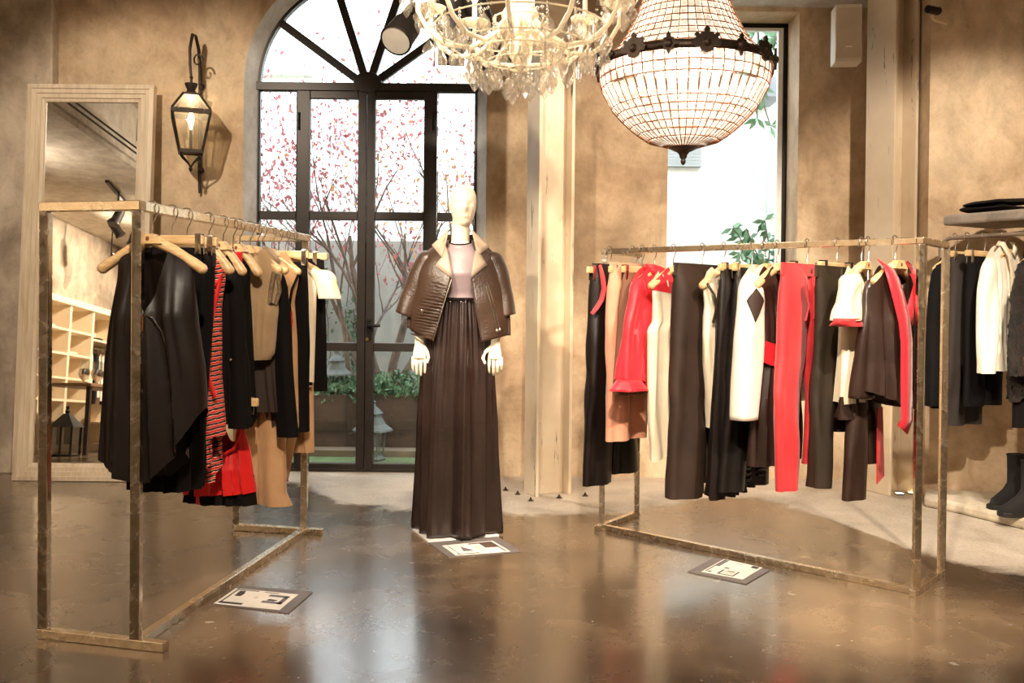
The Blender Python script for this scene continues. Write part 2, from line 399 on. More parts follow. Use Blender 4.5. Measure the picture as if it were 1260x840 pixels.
# four bays: fixed side lights and two leaves
bays = [('side_light', 317.5, 364, 114, 571, 4), ('door_leaf', 364, 450, 114, 571, 13), ('door_leaf', 450, 536.5, 114, 571, 13), ('side_light', 536.5, 582.5, 114, 571, 4)]
rails = [(114, 122), (260.5, 271), (421.5, 432), (570, 580)]
for kind_, xa, xb, ya, yb, st_ in bays:
    leaf = kind_ == 'door_leaf'
    A, Bx = DX(xa) + .002, DX(xb) - .002
    sl = (DX(380) - DX(364)) / 1.0 if leaf else .006
    sr = (DX(450) - DX(439.8)) if leaf else .006
    if leaf and xa == 450: sl, sr = sr, sl
    if not leaf: sl = sr = .004
    bd = B(); t0, t1 = (YD - .012, YD + .04) if leaf else (YD + .0, YD + .04)
    bd.box((A, t0, .02), (A + sl, t1, SPR - .03)).box((Bx - sr, t0, .02), (Bx, t1, SPR - .03))
    zs = []
    for k, (p, q) in enumerate(rails):
        if k == 0: zt, zb = SPR - .03, (DZ(122) if leaf else SPR - .034)
        elif k == 3: zt, zb = DZ(570), .02
        else: zt, zb = DZ(p), DZ(q)
        bd.box((A + sl, t0 + .004, zb), (Bx - sr, t1, zt)); zs.append((zt, zb))
    fo_ = bd.obj(kind_, 'dark_bronze', d1, world=True, bevel=.004)
    WM[fo_] = Matrix.Identity(4)
    for k in range(3):
        B().box((A + sl - .003, YD + .014, zs[k+1][0] - .003), (Bx - sr + .003, YD + .019, zs[k][1] + .003)).obj('pane', 'pane_glass', fo_, world=True)
    if leaf:
        hx = A + .012 if xa == 450 else Bx - .012
        if xa == 450:
            h = B(); z = DZ(400); h.box((DX(452) , YD - .022, z - .10), (DX(457.5), YD - .010, z + .04)); h.tube([(DX(455), YD - .02, z), (DX(455), YD - .06, z), (DX(459), YD - .066, z), (DX(470), YD - .066, z)], .011, 10)
            h.obj('handle', 'black_metal', fo_, world=True, smooth=40)
            k = B(); k.tube([(DX(453), YD - .012, DZ(417)), (DX(453), YD - .03, DZ(417))], .012, 12); k.obj('lock_cylinder', M('brass', (150, 120, 70), .35, 1.0), fo_, world=True, smooth=40)
    else: continue
    for pz in (150, 330, 520):
        hx = DX(367) if xa == 364 else DX(532)
        hg = B(); hg.tube([(hx, YD - .018, DZ(pz) - .06), (hx, YD - .018, DZ(pz) + .06)], .009, 8); hg.obj('hinge', 'black_metal', fo_, world=True, smooth=40)
# ------------------------------------------------------------------ steel columns
def h_column(name, label, base, rz, bw, dp, h, tf=.022, tw=.02):
    t = thing(name, label, 'column', base, rz)
    s = B()
    s.box((-bw/2, -dp/2, 0), (bw/2, -dp/2 + tf, h)).box((-bw/2, dp/2 - tf, 0), (bw/2, dp/2, h)).box((-tw/2, -dp/2 + tf, 0), (tw/2, dp/2 - tf, h))
    s.obj('steel_beam', 'column_paint', t, bevel=.004); return t
RZC = math.radians(-64.9)
col1 = h_column('steel_column', 'free-standing chipped steel H-beam column bolted down between the arched door and the tall window', (.235, 5.875, 0), RZC, .17, .25, 4.0)
col2 = h_column('steel_column', 'chipped tan steel H-beam column beneath the white speaker, against the right wall', (2.44, 6.045, 0), RZC, .237, .21, 3.25)
M('bolt_steel', (96, 80, 64), .5, .8, (60, 48, 38), 30)
for px, py in ((622, 603), (637, 608), (653, 616), (688, 612.5), (720, 610)):
    p = FL(px, py); k = B(); k.lathe([(.020, 0), (.020, .003), (.010, .003), (.010, .012), (.005, .012), (.005, .022), (0, .022)], 8)
    o = k.obj('anchor_bolt', 'bolt_steel', col1, smooth=30); o.matrix_parent_inverse = WM[col1].inverted() @ Matrix.Translation(p)
# stone ledge along the foot of the side wall, running towards the shop front
lg = B(); e = [FL(1137, 623.5), FL(1175, 631), FL(1215, 641), FL(1260, 652)]
SD = Vector((.5, -.866, 0)); SN = Vector((.866, .5, 0))
e.append(e[3] + SD * 2.4); SW = .62
front = [(p.x, p.y) for p in e]
q0, q1 = e[4] + SN * SW, e[3] + SN * SW
lg.prism(front + [(q0.x, q0.y), (3.18, 5.70), (PRX + .003, 5.853)], 0, .062)
plaster('ledge_stone', (206, 194, 172), (180, 166, 142), (216, 206, 188))
lg.obj('stone_ledge', 'ledge_stone', bevel=.018, label='low pale stone ledge on the floor under the wall rail and boots', cat='ledge')
# recessed floor uplights beside the right column
for i, (px, py) in enumerate(((1107, 608), (1122, 607))):
    p = FL(px, py); t = thing('floor_uplight', ('small round recessed floor uplight touching the foot of the right column', 'small round recessed floor uplight between the right column and the stone ledge')[i], 'light', (p.x, p.y, 0), group='floor uplights')
    B().lathe([(.03, 0), (.03, .006), (.026, .008), (.026, 0)], 16, caps=False).obj('bezel', 'black_metal', t, smooth=40)
    B().lathe([(0, .0065), (.026, .0065), (.026, 0)], 16).obj('lens', M('lamp_glow', (255, 240, 215), .4, emis=(255, 226, 180), estr=9), t)
# ------------------------------------------------------------------ courtyard outside
random.seed(11)
M('grass', (96, 118, 74), .9, 0, (66, 88, 52), 40, .6, 220, bdist=.02)
M('render_white', (236, 236, 234), .85, 0, (226, 226, 224), 3)
M('garden_render', (176, 180, 180), .9, 0, (158, 162, 162), 2.5, .2, 40)
M('corten', (74, 56, 46), .7, .1, (50, 38, 32), 5, .15, 60)
M('planter_strap', (58, 48, 42), .6, .3)
B().box((-12, 6.62, -.12), (12, 26, -.03)).obj('ground_outside', 'grass', kind='structure')
B().box((-12, 6.60, -.12), (12, 7.0, -.012)).obj('trim_3', M('step_stone', (168, 166, 160), .7), kind='structure')
# garden wall with creepers
gw = B(); gw.box((-8, 8.9, -.05), (.9, 9.1, wz(296, 8.9)))
gw.obj('garden_wall', 'garden_render', label='pale grey rendered garden wall behind the planter', cat='wall')
# planter
py0 = FL(450, 557, -.03).y
pz1 = wz(486, py0)
t = thing('planter_box', 'long dark brown weathered planter box seen low through the garden door', 'planter', (-1.2, py0, -.03))
b = B(); b.box((-3.4, py0, -.03), (.4, py0 + .03, pz1)).box((-3.4, py0 + .67, -.03), (.4, py0 + .7, pz1)).box((-3.4, py0 + .03, -.03), (-3.37, py0 + .67, pz1)).box((.37, py0 + .03, -.03), (.4, py0 + .67, pz1))
b.obj('box_side', 'corten', t, world=True)
B().box((-3.37, py0 + .03, -.02), (.37, py0 + .67, pz1 - .05)).obj('soil', M('soil', (60, 48, 38), .95, 0, (40, 30, 24), 30, .6, 60, bdist=.02), t, world=True)
for px in (350, 426, 512):
    x = wx(px, py0); B().box((x - .012, py0 - .012, -.03), (x + .012, py0, pz1 - .01)).obj('strap', 'planter_strap', t, world=True)
z_ = wz(530, py0); B().box((-3.4, py0 - .008, z_ - .01), (.4, py0, z_ + .01)).obj('rail', 'planter_strap', t, world=True)
B().box((-3.5, py0 - .20, -.03), (.5, py0 - .02, .02)).obj('kerb_stone', M('kerb', (104, 92, 78), .8), label='low stone kerb along the front of the planter', cat='kerb')
# leaves
def leaf_quads(b, pts, size, rnd):
    for p in pts:
        s_ = size * rnd.uniform(.6, 1.3); q = Euler((rnd.uniform(0, 6.3), rnd.uniform(0, 6.3), rnd.uniform(0, 6.3))).to_matrix()
        b.add([Vector(p) + q @ Vector(k) * s_ for k in ((-.5, 0, 0), (0, -.3, .06), (.6, 0, 0), (0, .3, .06))], [(0, 1, 2, 3)])
def foliage(name, mat): 
    return name
M('ivy_leaf', (92, 128, 96), .55, 0, (52, 84, 60), 30)
def leaf_mat(name, c):
    m, n, b, out = node_mat(name); n.nodes.remove(b)
    d = n.nodes.new('ShaderNodeBsdfDiffuse'); t = n.nodes.new('ShaderNodeBsdfTranslucent'); x = n.nodes.new('ShaderNodeMixShader'); x.inputs[0].default_value = .6
    col = ramp(n, noise(n, 6, 2, .5, mapping(n)), [(.35, tuple(v * .6 for v in lin(c))), (.65, lin(c))])
    n.links.new(col, d.inputs[0]); n.links.new(col, t.inputs[0]); n.links.new(d.outputs[0], x.inputs[1]); n.links.new(t.outputs[0], x.inputs[2]); n.links.new(x.outputs[0], out.inputs[0])
leaf_mat('autumn_leaf', (178, 112, 116)); leaf_mat('autumn_leaf_gold', (190, 140, 100))
M('bark', (116, 102, 96), .85, 0, (84, 72, 66), 12, .4, 60, bdist=.01)
rnd = random.Random(5)
def shrub(name, label, cx, cy, z0, rx, ry, rz_, n, size, mat='ivy_leaf'):
    t = thing(name, label, 'plant', (cx, cy, z0)); b = B(); pts = []
    for _ in range(n):
        a = rnd.uniform(0, 2 * PI); rr = math.sqrt(rnd.random()); k = rnd.random()
        pts.append((cx + math.cos(a) * rr * rx, cy + math.sin(a) * rr * ry, z0 + k * rz_ * (1 - .5 * rr * rr)))
    leaf_quads(b, pts, size, rnd); b.obj('foliage', mat, t, world=True, kind='stuff')
    st = B()
    for _ in range(7):
        a = rnd.uniform(0, 2 * PI); st.tube([(cx, cy, z0 - .03), (cx + math.cos(a) * rx * .4, cy + math.sin(a) * ry * .4, z0 + rz_ * .45), (cx + math.cos(a) * rx * .8, cy + math.sin(a) * ry * .7, z0 + rz_ * .7)], .006, 5)
    st.obj('stem', 'bark', t, world=True)
for px, w_, k, lab in ((405, .42, .20, 'low green ivy clump around the lantern on the planter'), (455, .40, .22, 'low green ivy clump between the two bare trunks in the planter'), (497, .36, .25, 'low leafy ivy clump in the planter beside the mannequin'), (345, .42, .22, 'green ivy clump in the planter end behind the left rail')):
    shrub('ivy_clump', lab, wx(px, py0 + .22), py0 + .22, pz1 - .06, w_, .24, k, 700, .055)
# creepers on the garden wall: a thin climbing vine
def vine(label, px, pyt, pyb, n):
    x = wx(px, 8.88); zt, zb = wz(pyt, 8.88), wz(pyb, 8.88)
    t = thing('climbing_vine', label, 'plant', (x, 8.86, zb)); s_ = B(); pl = []
    for j in range(3):
        p = []; xx = x + rnd.uniform(-.08, .08)
        for i in range(9):
            xx += rnd.uniform(-.05, .05); p.append((xx, 8.875, lerp(zb, zt, i / 8)))
            pl += [(xx + rnd.gauss(0, .06), 8.86 + rnd.uniform(-.05, .02), lerp(zb, zt, i / 8) + rnd.uniform(-.1, .1)) for _ in range(n)]
        s_.tube(p, .005, 5)
    s_.obj('stem', 'bark', t, world=True); b = B(); leaf_quads(b, pl, .05, rnd); b.obj('foliage', 'ivy_leaf', t, world=True, kind='stuff')
vine('climbing ivy on the garden wall beside the door centre', 432, 380, 480, 9)
vine('sparse creeper climbing the garden wall near the left rail', 405, 330, 470, 4)
# trees
def tree(name, label, base, h, seed, lean, nleaf, leafmat, spread, r0=.045, forks=3, size=.045):
    R = random.Random(seed); t = thing(name, label, 'tree', base); tips = []
    tr = B()
    def grow(p, d, L, r, lvl):
        pts = [p.copy()]; rr = [r]; q = p.copy(); dd = d.copy()
        for i in range(5):
            dd = (dd + Vector((R.gauss(0, .10), R.gauss(0, .10), R.gauss(.03, .05)))).normalized(); q = q + dd * (L / 5); q.y = min(q.y, 8.55); pts.append(q.copy()); rr.append(r * (1 - .11 * (i + 1)))
            if lvl >= 2: tips.append(q.copy())
        tr.tube(pts, rr, 6 if lvl else 8)
        if lvl < 4:
            for k in range(3 if lvl < 2 else 2):
                j = R.randint(2, 5); a = R.uniform(0, 2 * PI); s_ = R.uniform(.35, .75)
                nd = (dd + Vector((math.cos(a) * s_, math.sin(a) * s_ * .7, R.uniform(-.1, .35)))).normalized()
                grow(pts[j], nd, L * R.uniform(.55, .75), rr[j] * .62, lvl + 1)
    for k in range(forks):
        a = (k - (forks - 1) / 2) * spread
        grow(Vector(base) + Vector((k * .03, 0, 0)), Vector((a + lean, R.uniform(-.15, .15), 1)).normalized(), h * R.uniform(.38, .48), r0 * R.uniform(.7, 1), 0)
    tr.obj('trunk', 'bark', t, world=True, smooth=60)
    lp = []
    for _ in range(nleaf):
        p = R.choice(tips); lp.append((p.x + R.gauss(0, .10), min(8.78, p.y + R.gauss(0, .10)), p.z + R.gauss(0, .10)))
    b = B(); leaf_quads(b, lp, size, R); b.obj('foliage', leafmat, t, world=True, kind='stuff')
yT = py0 + .38
tree('garden_tree', 'pink-leaved young tree with slanting bare trunks behind the door handle', (wx(474, yT), yT, pz1 - .06), 3.3, 3, .12, 1150, 'autumn_leaf', .30)
tree('garden_tree', 'sparse pink-leaved tree leaning over beside the left rail', (wx(446, yT), yT + .1, pz1 - .06), 3.0, 8, -.30, 900, 'autumn_leaf', .22, .035)
tree('garden_tree', 'pink-leaved tree filling the far left door pane', (wx(345, yT), yT + .1, pz1 - .06), 3.0, 21, -.02, 950, 'autumn_leaf', .25, .035)
tree('garden_tree', 'golden-leaved tree behind the mannequin head', (wx(545, yT), yT + .1, pz1 - .06), 2.9, 33, .05, 1000, 'autumn_leaf_gold', .25, .035)
# lanterns in the courtyard
M('verdigris_iron', (92, 98, 98), .6, .4, (62, 68, 68), 10)
glass_mat('lantern_glass', (.9, .95, .95), .10)
def garden_lantern(label, base, s=1.0):
    t = thing('garden_lantern', label, 'lantern', base)
    a = B(); a.lathe([(.10*s, 0), (.11*s, .015*s), (.09*s, .03*s), (.085*s, .045*s)], 6); a.obj('base', 'verdigris_iron', t)
    for k in range(6):
        an = 2*PI*k/6; p = B(); p.bar((.085*s*math.cos(an), .085*s*math.sin(an), .04*s), (.105*s*math.cos(an), .105*s*math.sin(an), .25*s), .012*s, .012*s); p.obj('post', 'verdigris_iron', t)
    B().lathe([(.078*s, .045*s), (.097*s, .25*s)], 6).obj('glass', 'lantern_glass', t)
    r = B(); r.lathe([(.17*s, .245*s), (.165*s, .26*s), (.11*s, .30*s), (.075*s, .36*s), (.075*s, .385*s), (.09*s, .39*s), (.06*s, .42*s), (.025*s, .45*s), (.02*s, .47*s), (.028*s, .485*s), (0, .51*s)], 6); r.obj('roof', 'verdigris_iron', t)
    return t
garden_lantern('grey pagoda-roofed lantern standing on the planter edge', (wx(413, py0 + .1), py0 + .17, pz1 - .045), .80)
garden_lantern('grey pagoda-roofed lantern on the grass in front of the planter', (wx(461, 7.25), 7.22, -.03), .93)
# white building beyond the garden
bl = thing('courtyard_building', 'white building with shuttered window beyond the garden wall', 'building', (-2, 15, 0))
B().box((-14, 15, -.03), (6, 15.4, 3.3)).obj('facade', 'render_white', bl, world=True)
B().box((-4.6, 14.75, wz(93, 14.75)), (-3.2, 15.0, wz(86, 14.75))).obj('roof_edge', M('roof_grey', (186, 180, 170), .8), bl, world=True)
B().box((wx(500, 14.8), 14.6, wz(107, 14.8)), (wx(600, 14.8), 15.0, wz(92, 14.8))).obj('balcony_slab', M('slab_grey', (190, 184, 172), .8), bl, world=True)
B().box((wx(402, 14.9), 14.93, wz(190, 14.9)), (wx(425, 14.9), 15.0, wz(150, 14.9))).obj('window', M('far_window', (170, 176, 186), .4), bl, world=True)
B().box((wx(436, 14.2), 14.1, 0), (wx(468, 14.2), 14.4, 7)).obj('pipe_shaft', M('shaft_grey', (206, 212, 222), .7), bl, world=True)
B().box((wx(523, 14.5), 14.5, 0), (wx(528, 14.5), 14.56, 7)).obj('downpipe', M('pipe_blue', (196, 214, 230), .6), bl, world=True)
# white yard wall outside the tall window
yr = thing('yard_building', 'bright white yard wall with louvred vent outside the tall window', 'building', (2.0, 9.6, 0))
B().box((.95, 9.6, -.03), (6.5, 9.8, 6)).obj('yard_wall', 'render_white', yr, world=True)
v0, v1 = wx(815, 9.55), wx(861, 9.55)
lv = B(); lv.box((v0, 9.57, wz(204, 9.5, 840)), (v1, 9.61, wz(181, 9.5, 840))); vent = lv.obj('vent', M('vent_grey', (120, 126, 132), .6), yr, world=True)
for k in range(6):
    z = lerp(wz(204, 9.5, 840), wz(181, 9.5, 840), (k + .5) / 6); B().bar((v0, 9.55, z), (v1, 9.55, z), .014, .03).obj('slat', M('slat_grey', (168, 172, 176), .6), vent, world=True)
B().box((wx(945, 9.5), 9.55, wz(266, 9.5, 950)), (wx(956, 9.5), 9.62, wz(196, 9.5, 950))).obj('service_door', M('niche_grey', (196, 204, 210), .6), yr, world=True)
B().box((wx(932, 9.2), 9.1, wz(121, 9.2, 940)), (wx(958, 9.2), 9.6, wz(97, 9.2, 940))).obj('awning_box', M('awning', (150, 152, 166), .6), yr, world=True)
M('bamboo_leaf', (120, 160, 130), .5, 0, (76, 116, 88), 14)
def sprig(name, label, base, n, L, up, spreadx, seed, mat='bamboo_leaf', ground=True):
    R = random.Random(seed); t = thing(name, label, 'plant', base); s_ = B(); lf = B()
    for k in range(n):
        d = Vector((R.uniform(-1, 1) * spreadx, R.uniform(-.5, .3), up * R.uniform(.5, 1))).normalized(); p = Vector(base); pts = [p.copy()]
        for i in range(6):
            d = (d + Vector((R.gauss(0, .1), R.gauss(0, .1), -.08))).normalized(); p = p + d * L / 6; pts.append(p.copy())
            for j in range(4):
                q = Vector((R.gauss(0, 1), R.gauss(0, 1), R.gauss(-.3, .6))).normalized(); sd = q.cross(Vector((0, 1, .2))).normalized() * .022; l_ = R.uniform(.08, .17)
                lf.add([p, p + q * l_ * .45 + sd, p + q * l_, p + q * l_ * .45 - sd], [(0, 1, 2, 3)])
        s_.tube(pts, .006, 5)
    if ground: s_.tube([(base[0], base[1], -.03), (base[0] + .03, base[1], base[2] * .5), base], [.016, .013, .008], 6)
    s_.obj('stem', 'bark', t, world=True); lf.obj('foliage', mat, t, world=True, kind='stuff')
sprig('hanging_bamboo', 'green bamboo leaves above the yard wall in the tall window', PX(930, 10, 8.6), 16, 1.1, -.9, .9, 4, ground=False)
sprig('yard_shrub', 'small green shrub tips showing above the right rail in the tall window', PX(945, 345, 8.4), 8, .6, 1, .8, 9)
# ------------------------------------------------------------------ projection used to check where a point on a rail falls
def proj(P):
    d = Vector(P) - CAM; z = d.dot(_f)
    return CX + F_PX * d.dot(_r) / z, CY + SHIFT * 1260 - F_PX * d.dot(_u) / z
def along(p0, p1, px):
    a, b = 0.0, 1.0; fa = proj(p0)[0] < proj(p1)[0]
    for _ in range(40):
        m_ = (a + b) / 2
        if (proj(p0.lerp(p1, m_))[0] < px) == fa: a = m_
        else: b = m_
    return p0.lerp(p1, a)
def rack_metal():
    m, n, b, out = node_mat('brushed_nickel')
    co = mapping(n); f = noise(n, 22, 3, .5, co, 1.0)
    n.links.new(ramp(n, f, [(.30, lin((206, 192, 168))), (.62, lin((228, 216, 196)))]), b.inputs['Base Color'])
    b.inputs['Metallic'].default_value = 1.0
    r = math_n(n, 'MULTIPLY_ADD', f, .25); r.node.inputs[2].default_value = .12; n.links.new(r, b.inputs['Roughness'])
    bump(n, b, f, .22, .006)
rack_metal()
def clothes_rack(label, A, Bk, C, D, H, wb, footA, footC):
    """A, C: front posts carrying the rail (near, far); Bk, D: the other post of each end frame"""
    t = thing('clothes_rack', label, 'clothes rack', ((A.x + C.x) / 2, (A.y + C.y) / 2, 0))
    up = Vector((0, 0, H - wb / 2)); lo = Vector((0, 0, wb / 2)); h = wb / 2
    def bar(name, p, q): B().bar(p, q, wb, wb).obj(name, 'brushed_nickel', t, world=True, bevel=.003)
    for p in (A, Bk, C, D): bar('post', p + lo * 2, p + up - Vector((0, 0, h)))
    for p, q, ft in ((A, Bk, footA), (C, D, footC)):
        d = (p - q).normalized()
        bar('top_bar', q + up - d * h, p + up + d * h); bar('foot', q + lo - d * h, p + lo + d * ft)
    d = (C - A).normalized() * (h)
    bar('hanging_rail', A + up + d, C + up - d); bar('floor_rail', A + lo + d, C + lo - d)
    return A + up, C + up
W1 = .034
LA, LB, LC, LD = FL(167, 797), FL(54, 784), FL(374, 657), FL(291, 652)
RL = clothes_rack('brushed metal clothes rack in front of the mirror, hung with dark and beige clothes', LA, LB, LC, LD, 1.535, W1, .12, .10)
W2 = .029
RA, RB, RC, RD = FL(1127, 731), FL(1158, 707), FL(740, 651), FL(783, 635)
RR = clothes_rack('brushed metal clothes rack before the tall window, hung with red and brown clothes', RA, RB, RC, RD, 1.488, W2, .05, .05)
# ------------------------------------------------------------------ hangers
def wood_mat():
    m, n, b, out = node_mat('beech_wood'); co = mapping(n, (2, 14, 14))
    n.links.new(ramp(n, noise(n, 6, 5, .6, co, .6), [(.3, lin((202, 158, 104))), (.7, lin((232, 200, 152)))]), b.inputs['Base Color'])
    b.inputs['Roughness'].default_value = .35
wood_mat()
M('chrome', (214, 212, 208), .18, 1.0); M('clip_black', (30, 28, 28), .4)
def hook_pts(stem, r=.026):
    p = [(r * math.cos(a), 0, r * math.sin(a)) for a in [math.radians(x) for x in (-35, 0, 30, 60, 90, 120, 150, 180, 205)]]
    p = [(-x, y, z) for x, y, z in p]
    x1 = p[-1][0]
    p += [(x1 * .55, 0, -r * 1.35), (.004, 0, -r * 1.9), (0, 0, -stem)]
    return p
def hanger_mesh_wood(half, stem, drop):
    k = B(); n = 15
    pts, rr = [], []
    for i in range(n):
        u = -1 + 2 * i / (n - 1); a = abs(u)
        pts.append((u * half, -.006 * (1 - a), -stem - .016 - drop * (a ** 1.25)))
        rr.append(.017 + .006 * (1 - a) + (.003 if a > .75 else 0))
    k.tube(pts, rr, 10, flat=.95)
    for s_ in (-1, 1): k.ball((pts[0][0] if s_ < 0 else pts[-1][0], pts[0][1], pts[0][2]), .0195, 10, 6, (1.1, 1, 1))
    k.prism([(-.052, -stem - .03), (-.02, -stem + .004), (.02, -stem + .004), (.052, -stem - .03)], -.0325, -.004, 'y')
    return k
HANG = {}
def wood_hanger(loc, rz, label, half=.195, stem=.085, drop=.085, group=None):
    t = thing('wooden_hanger', label, 'hanger', loc, rz, group)
    B().tube(hook_pts(stem + .02), .0026, 6).obj('hook', 'chrome', t, smooth=60)
    hanger_mesh_wood(half, stem, drop).obj('shoulder_bar', 'beech_wood', t, smooth=50)
    em = B(); em.prism([(.007 * math.sin(a), -stem - .014 + (.009 if math.cos(a) > 0 else .007) * math.cos(a)) for a in [2 * PI * k / 10 for k in range(10)]], -.0335, -.0325, 'y'); em.obj('emblem', M('burnt_brown', (120, 72, 38), .6), t); return t
def clip_hanger(loc, rz, label, half=.175, stem=.085, clips='chrome', clipx=.15, group=None):
    t = thing('clip_hanger', label, 'hanger', loc, rz, group)
    B().tube(hook_pts(stem + .01), .0026, 6).obj('hook', 'chrome', t, smooth=60)
    B().box((-half, -.010, -stem - .034), (half, .010, -stem)).obj('wooden_bar', 'beech_wood', t, bevel=.005)
    for s_ in (-1, 1):
        c = B(); x = s_ * clipx
        c.box((x - .011, -.017, -stem - .07), (x + .011, -.012, -stem + .004)).box((x - .011, .012, -stem - .07), (x + .011, .017, -stem + .004)).box((x - .011, -.017, -stem + .002), (x + .011, .017, -stem + .007))
        c.obj('clip', clips, t, bevel=.002)
    return t
# ------------------------------------------------------------------ fabrics
def fabric(name, c, c2=None, rough=.75, sheen=.25, weave=260, bmp=.15, spec=.35):
    m, n, b, out = node_mat(name); c = lin(c); c2 = lin(c2) if c2 else tuple(x * .75 for x in c)
    co = mapping(n)
    n.links.new(ramp(n, noise(n, 5, 4, .6, co), [(.3, c2), (.7, c)]), b.inputs['Base Color'])
    b.inputs['Roughness'].default_value = rough; b.inputs['Sheen Weight'].default_value = sheen if sum(c) > .25 else 0.0; b.inputs['Sheen Roughness'].default_value = .4
    b.inputs['Specular IOR Level'].default_value = spec
    bump(n, b, mixc(n, .35, noise(n, weave, 2, .5, co), noise(n, 9, 4, .6, mapping(n, (1.5, 1.5, .5)))), bmp * 1.6, .010); return m
fabric('satin_black', (27, 17, 13), (17, 11, 9), .40, .1, 60, .07, .35)
fabric('wool_black', (18, 12, 10), (10, 7, 6), .85, .12, spec=.15)
fabric('satin_brown', (54, 37, 30), (40, 27, 22), .36, .1, 60, .09, .5)
fabric('cotton_brown', (58, 41, 31), (42, 29, 22), .65, .2)
fabric('cotton_olive', (50, 39, 26), (33, 25, 17), .62, .15)
fabric('cotton_red', (228, 62, 66), (206, 46, 52), .6, .25)
fabric('silk_red', (232, 50, 62), (208, 38, 50), .42, .2, 60)
fabric('bright_red', (214, 26, 22), (188, 16, 16), .5, .2)
fabric('cotton_peach', (230, 164, 134), (214, 146, 116), .65, .25)
fabric('cream', (240, 226, 200), (226, 208, 178), .7, .3)
fabric('cream_white', (244, 236, 220), (232, 220, 200), .6, .3)
fabric('beige_knit', (186, 156, 118), (164, 134, 98), .9, .4, 400, .5)
fabric('beige_cotton', (196, 154, 110), (174, 132, 92), .7, .25)
fabric('taupe', (150, 128, 108), (128, 108, 90), .8, .3)
fabric('navy_black', (17, 14, 15), (10, 8, 9), .85, .12, spec=.15)
M('leather_black', (30, 26, 25), .32, 0, (20, 17, 16), 20, .3, 90, .5)
M('zip_metal', (190, 182, 168), .3, 1.0)
def striped():
    m, n, b, out = node_mat('striped_tweed'); co = mapping(n, (1, 1, 1), (0, math.radians(14), 0))
    w_ = n.nodes.new('ShaderNodeTexWave'); w_.bands_direction = 'Z'; w_.inputs['Scale'].default_value = 17; w_.inputs['Distortion'].default_value = 1.6; w_.inputs['Detail'].default_value = 2; w_.inputs['Detail Scale'].default_value = 3
    n.links.new(co, w_.inputs['Vector'])
    n.links.new(ramp(n, w_.outputs['Fac'], [(.0, lin((24, 14, 14))), (.33, lin((36, 18, 18))), (.40, lin((240, 214, 190))), (.56, lin((232, 150, 120))), (.66, lin((214, 58, 44))), (1, lin((206, 40, 34)))]), b.inputs['Base Color'])
    b.inputs['Roughness'].default_value = .85; bump(n, b, w_.outputs['Fac'], .5, .004)
striped()
# ------------------------------------------------------------------ garment shapes (local: x across, -y the face turned to the shop, z from the rail)
def torso(tab, z0, drop, hem, neck=None, depth=.05, amp=.010, fr=3.0, ph=0.0, nu=49, nt=44, dip_b=.25, flare=1.0, b=None, dtop=.022, back=True, uneven=0.0):
    """tab: (z, half-left, half-right) rows from top down; neck: (half width, front depth)"""
    b = b or B(); tab = sorted([(-z, l, r) for z, l, r in tab])
    hemf = hem if callable(hem) else (lambda u: hem)
    zb = min(hemf(u / 10) for u in range(-10, 11))
    def side(z): return interp(tab, -z)
    def sheet(sg):
        def fn(i, j):
            u = -1 + 2 * i; a = abs(u)
            l0, r0 = side(z0 - drop); w0 = r0 if u > 0 else l0
            if neck:
                nw, nd = neck; nd = nd if sg < 0 else nd * dip_b; x = a * w0
                zt = z0 - nd * math.cos(PI / 2 * x / nw) ** 1.0 if x < nw else z0 - drop * ((x - nw) / max(1e-4, w0 - nw)) ** 1.2
            else: zt = z0 - drop * a ** 2
            zz = lerp(zt, hemf(u), j); l, r = side(min(zz, z0 - drop)); x = u * (r if u > 0 else l)
            k = min(1, max(0, (z0 - zz) / max(.05, z0 - zb))); kk = min(1, max(0, (z0 - zz) / .24)) ** 1.3 if neck else min(1, .25 + (z0 - zz) / .12)
            d = lerp(dtop, depth * (1 + (flare - 1) * k), kk) * max(0, 1 - a ** 2.6) ** .6
            q = fr * PI * u * 1.25 + ph + 1.3 * math.sin(2.2 * k + ph) + (1.1 if sg > 0 else 0)
            fold = 1.35 * amp * (.2 + 1.1 * k) * ((1 - 2 * abs(math.sin(q * .5)) ** .8) + .55 * math.sin(q * 1.83 + 2 * ph - 1.6 * k) + .25 * math.sin(q * 3.7 + 3 * k)) * (1 - a ** 6) * kk
            wr = .35 * amp * math.sin(17 * zz + 6 * u + ph + 2 * math.sin(5 * zz)) * (1 - a ** 4)
            return (x + .3 * fold, sg * d + fold + wr, zz + uneven * u)
        b.grid(fn, nu, nt)
    sheet(-1); 
    if back: sheet(1)
    return b
def limb(p0, pm, p1, r0, rm, r1, flat=.45, n=22, m_=34, amp=.006, ph=0.0, cap=True):
    """a hanging sleeve or trouser leg, oval in section"""
    b = B(); p0, pm, p1 = Vector(p0), Vector(pm), Vector(p1)
    def fn(i, j):
        a = 2 * PI * i; t = j
        c = p0 * (1 - t) ** 2 + pm * 2 * t * (1 - t) + p1 * t * t
        r = lerp(r0, rm, t * 2) if t < .5 else lerp(rm, r1, t * 2 - 1)
        if cap and m_ > 8: r *= math.sqrt(max(.0004, 1 - (1 - min(1, t / .16)) ** 2))
        wv = min(1, .1 + t * 3) * amp * 1.3 * (math.sin(2 * a + ph + 5 * t) + .7 * math.sin(3 * a - 3 * t + ph) + .3 * math.sin(13 * t + 2.5 * math.cos(a) + ph) * (1 - .5 * t) + .5 * math.sin(5 * a + 2 * t))
        return (c.x + (r + wv) * math.cos(a), c.y + (r * flat + wv) * math.sin(a), c.z)
    b.grid(fn, n, m_, True); return b
